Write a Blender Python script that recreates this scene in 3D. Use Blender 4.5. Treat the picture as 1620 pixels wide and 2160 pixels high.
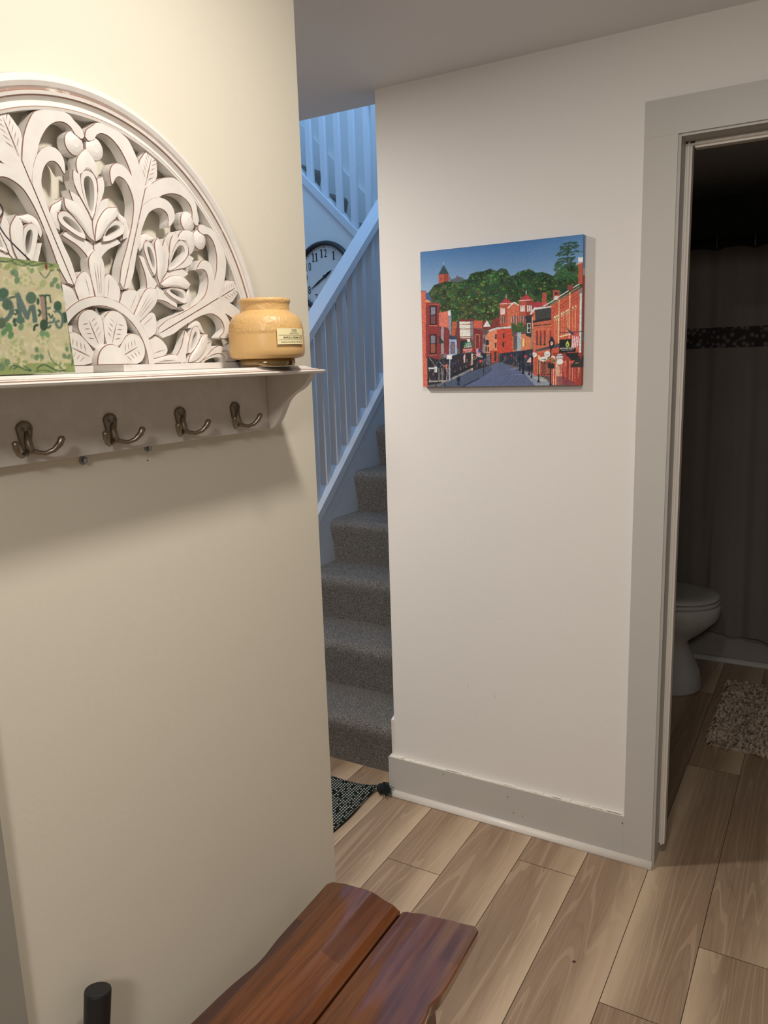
import bpy, bmesh, math, random
import numpy as np
from mathutils import Vector, Matrix
for o in list(bpy.data.objects): bpy.data.objects.remove(o)
S = bpy.context.scene
COL = S.collection
R = random.Random(7)

# ---------------- camera ----------------
cam = bpy.data.cameras.new('camera'); camo = bpy.data.objects.new('camera', cam); COL.objects.link(camo)
RT = Vector((0.86619196, 0.49872792, -0.03133610)); UP = Vector((-0.06792984, 0.17964309, 0.98138367)); FW = Vector((-0.49507275, 0.84793798, -0.18948391))
camo.matrix_world = Matrix(((RT.x, UP.x, -FW.x, 0), (RT.y, UP.y, -FW.y, 0), (RT.z, UP.z, -FW.z, 1.5), (0, 0, 0, 1)))
cam.sensor_fit = 'HORIZONTAL'; cam.sensor_width = 36; cam.lens = 36 * 1645.88 / 1620; cam.clip_start = .02
S.camera = camo
# ---------------- world, lights, exposure ----------------
w = bpy.data.worlds.new('world'); S.world = w; w.use_nodes = True
w.node_tree.nodes['Background'].inputs[0].default_value = (.35, .55, 1, 1)
w.node_tree.nodes['Background'].inputs[1].default_value = 1.0
S.view_settings.view_transform = 'Standard'; S.view_settings.look = 'None'
S.view_settings.exposure = 0.17; S.view_settings.gamma = 1; S.view_settings.use_curve_mapping = False

def light(name, kind, loc, energy, color, size=.1, rot=None, size_y=None):
    l = bpy.data.lights.new(name, kind); l.energy = energy; l.color = color
    if kind == 'AREA':
        l.size = size
        l.shape = 'DISK'
        if size_y: l.shape = 'RECTANGLE'; l.size_y = size_y
    else: l.shadow_soft_size = size
    o = bpy.data.objects.new(name, l); COL.objects.link(o); o.location = loc
    if rot: o.rotation_euler = rot
    return o
light('hall_lamp', 'AREA', (-.31, .80, 2.285), 9.6, (1, .93, .85), .13)
light('entry_lamp', 'AREA', (-1.85, 1.25, 2.285), 24, (1, .93, .87), .13)
light('rear_fill_light', 'AREA', (.18, -1.0, 2.26), 24, (1, .935, .88), .4, (math.radians(38), 0, math.radians(8)))  # added fill behind the camera to lift the far wall and floor, no known fixture
light('stair_window_light', 'AREA', (-1.33, 3.15, 3.75), 37, (.37, .64, 1), 1.1, (0, math.radians(90), 0), 1.0)

# ---------------- materials ----------------
def lin(c):
    return tuple((x / 255 / 12.92) if x / 255 <= .04045 else ((x / 255 + .055) / 1.055) ** 2.4 for x in c)
class NT:
    def __init__(s, name, rough=.5, metal=0, spec=.5):
        s.m = bpy.data.materials.new(name); s.m.use_nodes = True; s.t = s.m.node_tree
        s.b = s.t.nodes['Principled BSDF']; s.b.inputs['Roughness'].default_value = rough
        s.b.inputs['Metallic'].default_value = metal; s.b.inputs['Specular IOR Level'].default_value = spec
    def n(s, typ, **kw):
        x = s.t.nodes.new(typ)
        for k, v in kw.items():
            if k.startswith('_'): setattr(x, k[1:], v)
            else:
                kk = int(k[1:]) if k[0] == 'i' and k[1:].isdigit() else k.replace('__', ' ')
                if isinstance(v, bpy.types.NodeSocket): s.t.links.new(v, x.inputs[kk])
                else: x.inputs[kk].default_value = v
        return x
    def l(s, a, b): s.t.links.new(a, b)
    def math(s, op, a, b=0, c=None):
        x = s.n('ShaderNodeMath', _operation=op, i0=a, i1=b)
        if c is not None:
            if isinstance(c, bpy.types.NodeSocket): s.l(c, x.inputs[2])
            else: x.inputs[2].default_value = c
        return x.outputs[0]
    def mix(s, f, a, b):
        x = s.n('ShaderNodeMix', _data_type='RGBA')
        for i, v in ((0, f), (6, a), (7, b)):
            if isinstance(v, bpy.types.NodeSocket): s.l(v, x.inputs[i])
            elif i == 0: x.inputs[0].default_value = v
            else: x.inputs[i].default_value = (*v, 1)
        return x.outputs[2]
    def ramp(s, f, stops):
        x = s.n('ShaderNodeValToRGB'); s.l(f, x.inputs[0]); e = x.color_ramp.elements
        while len(e) < len(stops): e.new(.5)
        for q, (p, c) in zip(e, stops): q.position = p; q.color = (*(c if isinstance(c, tuple) else (c, c, c)), 1)
        return x.outputs[0]
    def coord(s, scale=(1, 1, 1), out='Object'):
        t = s.n('ShaderNodeTexCoord'); m = s.n('ShaderNodeMapping'); s.l(t.outputs[out], m.inputs[0]); m.inputs[3].default_value = scale
        return m.outputs[0]
    def noise(s, vec, scale, detail=3, dist=0, rough=.5):
        return s.n('ShaderNodeTexNoise', Vector=vec, Scale=scale, Detail=detail, Distortion=dist, Roughness=rough).outputs[0]
    def bump(s, h, strength=.2, dist=.01):
        s.l(s.n('ShaderNodeBump', Height=h, Strength=strength, Distance=dist).outputs[0], s.b.inputs['Normal'])
    def col(s, c):
        if isinstance(c, bpy.types.NodeSocket): s.l(c, s.b.inputs['Base Color'])
        else: s.b.inputs['Base Color'].default_value = (*c, 1)
        return s

def plain(name, c, rough=.5, metal=0, nz=.06, scale=9, bump=0, bscale=200, spec=.5):
    k = NT(name, rough, metal, spec); v = k.coord()
    f = k.noise(v, scale, 3)
    k.col(k.mix(f, tuple(x * (1 - nz) for x in c), tuple(min(1, x * (1 + nz)) for x in c)))
    if bump: k.bump(k.noise(v, bscale, 2), bump, .002)
    return k.m
def wallpaint(name, c, bs=.12):
    k = NT(name, .55, 0, .3); v = k.coord()
    f = k.noise(v, 1.3, 4)
    k.col(k.mix(f, tuple(x * .965 for x in c), c))
    h = k.math('ADD', k.noise(v, 130, 3), k.math('MULTIPLY', k.noise(v, 6, 4), 1.5))
    k.bump(h, bs, .002); return k.m
M_CREAM = wallpaint('cream_wall_paint', (.80, .755, .63))
M_WARM = wallpaint('warm_white_wall_paint', (.80, .78, .75))
M_BEIGE = wallpaint('beige_wall_paint', (.42, .40, .37))
M_CEIL = wallpaint('ceiling_paint', (.86, .86, .88))
M_STAIRW = wallpaint('stairwell_paint', (.66, .68, .70))
M_TRIMG = plain('greige_trim_paint', (.52, .505, .475), .42, nz=.03, scale=3, bump=.1)
M_TRIMW = plain('white_trim_paint', (.74, .70, .64), .35, nz=.04, bump=.1)
M_STAIRP = plain('white_stair_paint', (.55, .59, .65), .4, nz=.03)
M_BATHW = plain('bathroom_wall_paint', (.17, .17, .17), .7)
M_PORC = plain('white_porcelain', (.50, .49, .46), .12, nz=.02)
M_BLACK = plain('black_plastic', (.006, .006, .007), .3)
M_DARK = plain('black_metal', (.01, .01, .01), .4)

# distressed white paint: white, slightly grey washed
def whitewash(name, c=(.78, .745, .70)):
    k = NT(name, .5, 0, .35); v = k.coord()
    f = k.noise(v, 45, 5); g = k.ramp(f, [(.3, tuple(x * .93 for x in c)), (.6, c)])
    k.col(g); k.bump(k.noise(v, 220, 4), .15, .001); return k.m
M_WHITE = whitewash('distressed_white_paint')
k = NT('rubbed_brown_edge', .6); v = k.coord()
f = k.ramp(k.noise(v, 38, 5, 0, .65), [(.34, 0.0), (.44, 1.0)])
k.col(k.mix(f, (.68, .61, .55), (.26, .13, .09))); M_WORN = k.m
k = NT('rubbed_brown_line', .6); v = k.coord()
f = k.ramp(k.noise(v, 30, 5, 0, .65), [(.33, 0.0), (.42, 1.0)])
k.col(k.mix(f, (.62, .55, .48), (.30, .18, .13))); M_LINE = k.m

# floor planks
k = NT('wood_look_planks', .42, 0, .4)
uvn = k.n('ShaderNodeUVMap', _uv_map='plank'); sep = k.n('ShaderNodeSeparateXYZ'); k.l(uvn.outputs[0], sep.inputs[0])
at = k.n('ShaderNodeAttribute', _attribute_name='rnd'); sc = k.n('ShaderNodeSeparateColor'); k.l(at.outputs['Color'], sc.inputs[0])
U, V = sep.outputs[0], sep.outputs[1]; r1, r2, r3 = sc.outputs[0], sc.outputs[1], sc.outputs[2]
cv = k.n('ShaderNodeCombineXYZ', X=k.math('MULTIPLY_ADD', r1, 40, U), Y=k.math('MULTIPLY_ADD', r2, 30, k.math('MULTIPLY', V, 1.0)), Z=k.math('MULTIPLY', r3, 9)).outputs[0]
mp = k.n('ShaderNodeMapping', Vector=cv); mp.inputs[3].default_value = (1.0, 1.0, 1); low = k.noise(mp.outputs[0], 1.6, 3, .6)
mp2 = k.n('ShaderNodeMapping', Vector=cv); mp2.inputs[3].default_value = (14, 1.6, 1); fine = k.noise(mp2.outputs[0], 3.0, 5, .8)
mp3 = k.n('ShaderNodeMapping', Vector=cv); mp3.inputs[3].default_value = (1.5, .55, 1)
rings = k.n('ShaderNodeTexNoise', Vector=mp3.outputs[0], Scale=1.5, Detail=1, Distortion=.5).outputs[0]
rings = k.math('SINE', k.math('MULTIPLY', rings, 52))
uu = k.math('ABSOLUTE', k.math('SUBTRACT', U, k.math('GREATER_THAN', r3, .62)))     # 0..1 towards the pale edge
edge = k.math('ADD', uu, k.math('MULTIPLY', k.math('SUBTRACT', low, .5), .55))
sap = k.ramp(edge, [(.50, 0.0), (1.05, 1.0)])
base = k.mix(low, lin((133, 111, 90)), lin((166, 143, 119)))
base = k.mix(k.math('MULTIPLY', k.ramp(fine, [(.46, 0.0), (.80, 1.0)]), .5), base, lin((118, 92, 74)))
base = k.mix(k.math('MULTIPLY', k.math('GREATER_THAN', rings, 0.90), .20), base, lin((212, 186, 158)))
base = k.mix(k.math('MULTIPLY', k.math('LESS_THAN', rings, -.93), .22), base, lin((116, 90, 72)))
base = k.mix(k.math('MULTIPLY', sap, .8), base, lin((200, 178, 150)))
vor = k.n('ShaderNodeTexVoronoi', Vector=mp3.outputs[0], Scale=2.3)
kn = k.ramp(vor.outputs['Distance'], [(.045, 1.0), (.12, 0.0)])
base = k.mix(k.math('MULTIPLY', kn, .6), base, lin((112, 82, 62)))
base = k.mix(k.math('MULTIPLY', r2, .16), base, lin((150, 122, 100)))
k.col(base); k.bump(fine, .06, .001); M_PLANK = k.m
M_GAP = plain('plank_gap', (.05, .03, .02), .8)

# carpet
k = NT('grey_tweed_carpet', .95, 0, .1); v = k.coord()
f1 = k.noise(v, 300, 3, 0, .7); f2 = k.noise(v, 12, 2)
c = k.ramp(f1, [(.34, (.07, .066, .064)), (.47, (.24, .228, .215)), (.58, (.48, .455, .42)), (.70, (.75, .71, .66))])
c = k.mix(k.math('MULTIPLY', f2, .25), c, (.12, .112, .105)); k.col(c); k.bump(k.noise(v, 260, 4, 0, .7), 1.0, .012); M_CARPET = k.m

# bench wood
k = NT('dark_cherry_wood', .22, 0, .5); v = k.coord((1, 1, 1))
uvn = k.n('ShaderNodeUVMap', _uv_map='plank'); sep = k.n('ShaderNodeSeparateXYZ'); k.l(uvn.outputs[0], sep.inputs[0])
stripe = k.math('FLOOR', k.math('MULTIPLY', sep.outputs[0], 8.2))
stave = k.math('FLOOR', k.math('MULTIPLY_ADD', sep.outputs[1], 1.9, k.math('MULTIPLY', stripe, .37)))
wn = k.n('ShaderNodeTexWhiteNoise', _noise_dimensions='2D', Vector=k.n('ShaderNodeCombineXYZ', X=stripe, Y=stave).outputs[0])
mg = k.coord((60, 3.5, 20)); gr = k.noise(mg, 1.6, 5, .7)
b1 = k.mix(wn.outputs[0], lin((80, 44, 28)), lin((132, 78, 42)))
b1 = k.mix(k.ramp(wn.outputs[0], [(.30, 1.0), (.36, 0.0)]), b1, lin((76, 42, 38)))
b1 = k.mix(k.math('MULTIPLY', k.ramp(gr, [(.42, 0.0), (.66, 1.0)]), .55), b1, lin((66, 30, 18)))
k.col(b1); k.b.inputs['Coat Weight'].default_value = .7; k.b.inputs['Coat Roughness'].default_value = .14
k.bump(k.noise(k.coord((1, .5, 1)), 60, 3), .22, .002); M_CHERRY = k.m

# jar
k = NT('frosted_amber_glass', .36, 0, .5); v = k.coord()
k.col(k.mix(k.noise(v, 14, 3), lin((204, 164, 104)), lin((220, 182, 124))))
k.b.inputs['Subsurface Weight'].default_value = .12; k.b.inputs['Subsurface Radius'].default_value = (.03, .018, .006)
sz_ = k.n('ShaderNodeSeparateXYZ'); k.l(v, sz_.inputs[0])
up_ = k.ramp(k.math('MULTIPLY_ADD', sz_.outputs[2], 25.0, -38.6), [(.10, 0.0), (.22, 1.0)])
k.bump(k.math('MULTIPLY', up_, k.noise(v, 62, 2, 1.8)), .35, .005); M_JAR = k.m
k = NT('clear_amber_foot', .12, .75, .8); k.col(lin((150, 128, 92))); M_FOOT = k.m
k = NT('brushed_bronze', .34, .9); v = k.coord(); k.col(k.mix(k.noise(v, 60, 3), (.20, .165, .125), (.34, .29, .23))); M_BRONZE = k.m
k = NT('zinc_metal', .3, .9); k.col((.45, .47, .48)); M_ZINC = k.m
M_ANCH = plain('grey_plastic', (.30, .32, .33), .5)
k = NT('painted_canvas', .6, 0, .25); a = k.n('ShaderNodeAttribute', _attribute_name='paint'); k.col(a.outputs['Color'])
k.bump(k.noise(k.coord(), 900, 2), .1, .0005); M_PAINT = k.m
M_INK = plain('dark_ink', (.03, .028, .025), .5)
M_CLOCKINK = plain('clock_black', (.015, .017, .02), .45)
M_CLOCKFACE = plain('clock_face_paper', (.60, .64, .66), .6, nz=.02)
M_LABEL = plain('cream_label', lin((240, 228, 180)), .4, nz=.02)
M_WTXT = plain('white_print', (.80, .78, .74), .6)
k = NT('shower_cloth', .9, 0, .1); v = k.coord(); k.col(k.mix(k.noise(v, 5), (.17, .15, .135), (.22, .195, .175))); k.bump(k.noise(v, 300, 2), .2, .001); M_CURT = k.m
k = NT('crochet_lace', .95); v = k.coord((1, 1, 1)); vo = k.n('ShaderNodeTexVoronoi', Vector=v, Scale=42)
k.col(k.ramp(vo.outputs['Distance'], [(.25, (.15, .13, .12)), (.5, (.03, .026, .024))])); M_LACE = k.m
k = NT('shaggy_beige_cotton', .95, 0, .1); v = k.coord(); k.col(k.mix(k.noise(v, 40, 3), (.30, .23, .17), (.56, .46, .36))); M_SHAG = k.m
# woven rug: black-green with white dashes
k = NT('black_white_weave', .95, 0, .1); v = k.coord()
sep = k.n('ShaderNodeSeparateXYZ'); k.l(v, sep.inputs[0])
nx = k.math('MULTIPLY_ADD', k.noise(v, 30, 2), .004, sep.outputs[0]); row = k.math('MULTIPLY', nx, 105)
rf = k.math('FRACT', row); ri = k.math('FLOOR', row)
yy = k.math('MULTIPLY_ADD', sep.outputs[1], 95, k.math('MULTIPLY', ri, .5)); yf = k.math('FRACT', yy)
dash = k.math('MULTIPLY', k.math('MULTIPLY', k.math('GREATER_THAN', rf, .38), k.math('LESS_THAN', rf, .80)), k.math('LESS_THAN', yf, .58))
wn = k.n('ShaderNodeTexWhiteNoise', _noise_dimensions='2D', Vector=k.n('ShaderNodeCombineXYZ', X=ri, Y=k.math('FLOOR', yy)).outputs[0])
dash = k.math('MULTIPLY', dash, k.math('GREATER_THAN', wn.outputs[0], .18))
k.col(k.mix(dash, (.012, .018, .016), (.52, .53, .48))); k.bump(k.math('SINE', k.math('MULTIPLY', row, 6.283)), .5, .003); M_RUG = k.m
M_YARN = plain('black_green_yarn', (.008, .013, .012), .95)
k = NT('window_glass', .05); k.b.inputs['Transmission Weight'].default_value = 1; k.col((.8, .9, 1)); M_GLASS = k.m

# ---------------- mesh helpers ----------------
def P(o, parent):
    if parent is not None:
        o.parent = parent
        if parent.type == 'EMPTY': o.location = -parent.location
    return o
def mesh(name, bm, mats, parent=None, smooth=False, recalc=True):
    me = bpy.data.meshes.new(name)
    if recalc: bmesh.ops.recalc_face_normals(bm, faces=bm.faces)
    bm.to_mesh(me); bm.free()
    for m in (mats if isinstance(mats, (list, tuple)) else [mats]): me.materials.append(m)
    if smooth:
        for p in me.polygons: p.use_smooth = True
    o = bpy.data.objects.new(name, me); COL.objects.link(o); return P(o, parent)
def bx(bm, lo, hi, mi=0):
    vs = [bm.verts.new((x, y, z)) for x in (lo[0], hi[0]) for y in (lo[1], hi[1]) for z in (lo[2], hi[2])]
    for f in ((0, 1, 3, 2), (4, 6, 7, 5), (0, 4, 5, 1), (2, 3, 7, 6), (0, 2, 6, 4), (1, 5, 7, 3)):
        q = bm.faces.new([vs[i] for i in f]); q.material_index = mi
    return vs
def box(name, lo, hi, mat, parent=None, bev=0):
    bm = bmesh.new(); bx(bm, lo, hi)
    if bev: bmesh.ops.bevel(bm, geom=bm.edges[:], offset=bev, segments=2, affect='EDGES', profile=.5)
    return mesh(name, bm, mat, parent)
def struct(o): o['kind'] = 'structure'; return o
def tag(o, label, cat, group=None, kind=None):
    o['label'] = label; o['category'] = cat
    if group: o['group'] = group
    if kind: o['kind'] = kind
    return o
def empty(name, loc, label, cat, group=None):
    o = bpy.data.objects.new(name, None); o.empty_display_size = .05; o.location = loc; COL.objects.link(o); return tag(o, label, cat, group)
def prism(bm, pts, f0, f1, mi=0):
    """pts 2-D polygon; f0/f1 map (a,b)->3-D for both caps"""
    A = [bm.verts.new(f0(*p)) for p in pts]; B = [bm.verts.new(f1(*p)) for p in pts]
    n = len(pts)
    for i in range(n): bm.faces.new((A[i], A[(i + 1) % n], B[(i + 1) % n], B[i])).material_index = mi
    bm.faces.new(A).material_index = mi; bm.faces.new(B[::-1]).material_index = mi
def xprism(bm, pts, x0, x1, mi=0): prism(bm, pts, lambda a, b: (x0, a, b), lambda a, b: (x1, a, b), mi)
def yprism(bm, pts, y0, y1, mi=0): prism(bm, pts, lambda a, b: (a, y0, b), lambda a, b: (a, y1, b), mi)
def loft(bm, rings, cap=True, mi=0, closed=True):
    L = [[bm.verts.new(p) for p in r] for r in rings]
    for a, b in zip(L, L[1:]):
        n = len(a)
        for i in range(n if closed else n - 1): bm.faces.new((a[i], a[(i + 1) % n], b[(i + 1) % n], b[i])).material_index = mi
    if cap:
        bm.faces.new(L[0][::-1]).material_index = mi; bm.faces.new(L[-1]).material_index = mi
    return L
def lathe(bm, prof, c, n=48, mi=0, cap=True):
    loft(bm, [[(c[0] + r * math.cos(2 * math.pi * i / n), c[1] + r * math.sin(2 * math.pi * i / n), c[2] + z) for i in range(n)] for r, z in prof], cap, mi)
def tube(bm, pts, rad, n=10, mi=0, sy=1):
    pts = [Vector(p) for p in pts]; rings = []; up = Vector((0, 0, 1)); prev = None
    for i, p in enumerate(pts):
        t = (pts[min(i + 1, len(pts) - 1)] - pts[max(i - 1, 0)]).normalized()
        a = t.cross(up) if prev is None else prev - t * prev.dot(t)
        if a.length < 1e-4: a = t.cross(Vector((0, 1, 0)))
        a.normalize(); prev = a; b = t.cross(a); r = rad[i] if isinstance(rad, (list, tuple)) else rad
        rings.append([p + a * r * math.cos(2 * math.pi * j / n) + b * r * sy * math.sin(2 * math.pi * j / n) for j in range(n)])
    loft(bm, rings, True, mi)
def cr(pts, n=5, closed=True):
    """Catmull-Rom through points; a third item marks a corner"""
    out = []; N = len(pts); rng = range(N if closed else N - 1)
    for i in rng:
        p1, p2 = pts[i], pts[(i + 1) % N]
        p0 = pts[i - 1] if closed or i > 0 else p1; p3 = pts[(i + 2) % N] if closed or i + 2 < N else p2
        c1, c2 = len(p1) > 2 and p1[2], len(p2) > 2 and p2[2]
        for j in range(n):
            t = j / n; q = []
            for d in (0, 1):
                m1 = 0.0 if False else (p2[d] - p0[d]) * .5; m2 = (p3[d] - p1[d]) * .5
                if c1: m1 = (p2[d] - p1[d]) * .8
                if c2: m2 = (p2[d] - p1[d]) * .8
                q.append((2 * t**3 - 3 * t**2 + 1) * p1[d] + (t**3 - 2 * t**2 + t) * m1 + (-2 * t**3 + 3 * t**2) * p2[d] + (t**3 - t**2) * m2)
            out.append(tuple(q))
    if not closed: out.append(tuple(pts[-1][:2]))
    return out
def area2(p): return sum(p[i - 1][0] * p[i][1] - p[i][0] * p[i - 1][1] for i in range(len(p)))
def text_mesh(name, s, f, mat, parent, size=1.0, align='CENTER', sx=1.0, bold=0.0, ext=0):
    cu = bpy.data.curves.new('t', 'FONT'); cu.body = s; cu.size = size; cu.align_x = align; cu.offset = bold; cu.resolution_u = 4; cu.extrude = ext
    to = bpy.data.objects.new('t', cu); COL.objects.link(to)
    me = bpy.data.meshes.new_from_object(to.evaluated_get(bpy.context.evaluated_depsgraph_get()))
    for v in me.vertices: v.co = f(v.co.x * sx, v.co.y, v.co.z)
    bpy.data.objects.remove(to); bpy.data.curves.remove(cu); me.name = name; me.materials.clear(); me.materials.append(mat)
    o = bpy.data.objects.new(name, me); COL.objects.link(o); return P(o, parent)

# ---------------- room shell ----------------
YB = 2.189; T = .115; CH = 2.297
def sbox(name, lo, hi, mat, **kw): return struct(box(name, lo, hi, mat, **kw))
sbox('wall_left', (-.9 - T, .30, 0), (-.9, 1.276, CH), M_CREAM)
sbox('wall_left_near', (-.9 - T, -1.6, 2.06), (-.9, .30, CH), M_CREAM)
sbox('wall_left_rear', (-.9 - T, -1.6, 0), (-.9, -.55, 2.06), M_CREAM)
bm = bmesh.new()
bx(bm, (-1.264, YB, 0), (-.402, YB + T, CH)); bx(bm, (-.402, YB, 2.045), (.39, YB + T, CH)); bx(bm, (.39, YB, 0), (1.1, YB + T, CH))
struct(mesh('wall_back', bm, M_WARM))
sbox('wall_right', (1.1, -1.6, 0), (1.1 + T, 4.8, CH), M_BEIGE)
sbox('wall_front', (-4.1, -1.6 - T, 0), (1.1 + T, -1.6, CH), M_BEIGE)
sbox('wall_entry', (-4.1 - T, -1.6 - T, 0), (-4.1, 2.304, CH), M_WARM)
bm = bmesh.new(); bx(bm, (-4.1 - T, -1.6 - T, CH), (1.1 + T, 2.304, CH + .12))
struct(mesh('ceiling', bm, M_CEIL))
sbox('ceiling_bathroom', (-1.15, 2.304, CH), (1.1 + T, 4.8, CH + .12), M_CEIL)
# stairwell
sbox('wall_stair_right', (-1.264, 2.304, 0), (-1.15, 4.72, CH + .12), M_STAIRW)
bm = bmesh.new()
bx(bm, (-1.264, 2.304, CH + .12), (-1.15, 2.6, 5)); bx(bm, (-1.264, 3.7, CH + .12), (-1.15, 4.72, 5)); bx(bm, (-1.264, 2.6, CH + .12), (-1.15, 3.7, 3.2)); bx(bm, (-1.264, 2.6, 4.3), (-1.15, 3.7, 5))
struct(mesh('wall_stair_right_upper', bm, M_STAIRW))
sbox('wall_stair_back', (-3.42, 4.6, 0), (-1.264, 4.72, 5), M_STAIRW)
sbox('wall_stair_left', (-3.42, 2.304, 0), (-3.3, 4.6, 5), M_STAIRW)
sbox('wall_stair_front_upper', (-3.42, 2.24, CH + .12), (-1.15, 2.304, 5), M_STAIRW)
sbox('wall_entry_back', (-4.1, 2.304, 0), (-3.42, 2.42, CH), M_WARM)
sbox('ceiling_stairwell', (-3.42, 2.24, 5), (-1.15, 4.72, 5.1), M_CEIL)
bm = bmesh.new()
for y0, y1, z0, z1 in ((2.6, 2.66, 3.2, 4.3), (3.64, 3.7, 3.2, 4.3), (2.66, 3.64, 3.2, 3.26), (2.66, 3.64, 4.24, 4.3), (2.66, 3.64, 3.73, 3.77)):
    bx(bm, (-1.25, y0, z0), (-1.19, y1, z1))
wf = struct(mesh('window_1', bm, M_TRIMW))
box('window_pane', (-1.223, 2.66, 3.26), (-1.217, 3.64, 4.24), M_GLASS, wf)
# bathroom
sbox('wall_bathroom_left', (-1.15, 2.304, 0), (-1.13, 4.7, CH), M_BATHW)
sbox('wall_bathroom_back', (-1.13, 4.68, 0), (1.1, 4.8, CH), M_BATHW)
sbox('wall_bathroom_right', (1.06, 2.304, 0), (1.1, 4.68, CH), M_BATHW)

# floor: planks in one mesh
bm = bmesh.new(); uvl = bm.loops.layers.uv.new('plank'); cl = bm.loops.layers.color.new('rnd')
for f in [bm.faces.new([bm.verts.new(p) for p in ((-4.1, -1.6, -.0015), (1.1, -1.6, -.0015), (1.1, 4.7, -.0015), (-4.1, 4.7, -.0015))])]: f.material_index = 1
b4 = [bm.verts.new(p) for p in ((-4.2, -1.7, -.06), (1.2, -1.7, -.06), (1.2, 4.8, -.06), (-4.2, 4.8, -.06))]; bm.faces.new(b4).material_index = 1
PW = .1782; PL = 1.235; g = .0009
known = {0: 1.607, 1: 1.900, -1: 2.30, -2: 2.026, -4: 1.850, -3: 2.55, 2: 1.2, -5: 2.4}
for kx in range(-21, 9):
    x0 = -.394 + PW * kx; x1 = x0 + PW
    x0c, x1c = max(x0, -4.1), min(x1, 1.1)
    if x1c - x0c < .01: continue
    y = known.get(kx, R.uniform(0, PL))
    while y > -1.6: y -= PL
    while y < 4.7:
        a, b = max(y, -1.6), min(y + PL, 4.7)
        if b - a > .01:
            rr = (R.random(), R.random(), R.uniform(0, .5) if kx <= -2 else R.uniform(.7, 1), 1)
            vs = [bm.verts.new(p) for p in ((x0c + g, a + g, 0), (x1c - g, a + g, 0), (x1c - g, b - g, 0), (x0c + g, b - g, 0))]
            f = bm.faces.new(vs)
            for l, uvc in zip(f.loops, (((x0c - x0) / PW, a - y), ((x1c - x0) / PW, a - y), ((x1c - x0) / PW, b - y), ((x0c - x0) / PW, b - y))): l[uvl].uv = uvc; l[cl] = rr
        y += PL
fl = struct(mesh('floor', bm, [M_PLANK, M_GAP], recalc=False))

# door casing, jamb, stop of the bathroom doorway
bm = bmesh.new()
bx(bm, (-.471, YB - .018, 0), (-.389, YB - .0005, 2.031)); bx(bm, (-.471, YB - .0185, 2.031), (.47, YB - .0005, 2.118)); bx(bm, (.389, YB - .018, 0), (.47, YB - .0005, 2.031))
cs = struct(mesh('trim_1', bm, M_TRIMG))
bm = bmesh.new()
bx(bm, (-.402, YB - .012, 0), (-.382, YB + T + .004, 2.045)); bx(bm, (-.382, YB - .012, 2.025), (.382, YB + T + .004, 2.045)); bx(bm, (.382, YB - .012, 0), (.402, YB + T + .004, 2.045))
dj = struct(mesh('door_1', bm, M_TRIMG))
bm = bmesh.new()
for (lo, hi) in (((-.383, YB + .048, .035), (-.366, YB + .088, 2.026)), ((-.366, YB + .048, 2.008), (.366, YB + .088, 2.026)), ((.366, YB + .048, .035), (.383, YB + .088, 2.026))): bx(bm, lo, hi)
bmesh.ops.bevel(bm, geom=bm.edges[:], offset=.006, segments=3, affect='EDGES')
mesh('door_stop', bm, M_TRIMW, dj)
# baseboard of the back wall with quarter round and caulked top
bm = bmesh.new(); bx(bm, (-1.282, YB - .0165, 0), (-.4715, YB - .0005, .140)); bx(bm, (-1.282, YB - .0004, 0), (-1.2645, YB + .03, .140))
bb = struct(mesh('baseboard_back', bm, M_TRIMG))
bm = bmesh.new(); bx(bm, (-1.280, YB - .016, .1402), (-.4715, YB - .0005, .1425)); bx(bm, (-1.281, YB - .0004, .1402), (-1.2645, YB + .03, .1425))
for i in range(40):
    xx = R.uniform(-1.25, -.49); bx(bm, (xx, YB - .012, .142), (xx + R.uniform(.01, .05), YB - .0005, .142 + R.uniform(.0005, .0025)))
mesh('painted_top_edge', bm, M_TRIMW, bb)
bm = bmesh.new(); q = [(YB - .0165, 0), (YB - .0165, .02)] + [(YB - .0165 - .018 * math.sin(a), .02 * math.cos(a)) for a in np.linspace(.15, math.pi / 2, 8)]
xprism(bm, q, -1.278, -.386); struct(mesh('trim_2', bm, M_TRIMW, None, True))
# nail holes in the trim
bm = bmesh.new()
for x, z in ((-1.07, .128), (-.84, .107), (-.82, .055), (-.79, .052), (-.845, .012), (-.476, .12), (-.475, .118)):
    bmesh.ops.create_icosphere(bm, subdivisions=1, radius=.0017, matrix=Matrix.Translation((x, YB - .0168, z)))
mesh('nail_hole', bm, M_INK, bb)
# grey casing at the near end of the left wall
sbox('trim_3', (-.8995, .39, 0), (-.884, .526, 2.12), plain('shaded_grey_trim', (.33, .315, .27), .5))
sbox('trim_4', (-1.0, .375, 0), (-.884, .39, 2.06), M_TRIMG)
# scuffs
def scuff(label, pts, f, mat, r=.0006):
    bm = bmesh.new(); tube(bm, [f(*p) for p in pts], r, 5); return tag(mesh('scuff_mark', bm, mat), label, 'scuff mark')
scuff('small curved scratch low on the white wall above the baseboard', [(-.985, .463), (-.982, .455), (-.981, .448)], lambda a, b: (a, YB - .0003, b), M_TRIMG)
scuff('short scratch high on the lower white wall, right of the curved scratch', [(-.893, .445), (-.888, .436), (-.890, .43)], lambda a, b: (a, YB - .0003, b), M_TRIMG)
scuff('dark scuff at the far edge of the cream wall near the floor', [(-.8997, 1.262, .155), (-.8997, 1.268, .162), (-.8997, 1.272, .16)], lambda a, b, c: (a, b, c), M_ANCH, .0011)

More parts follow.
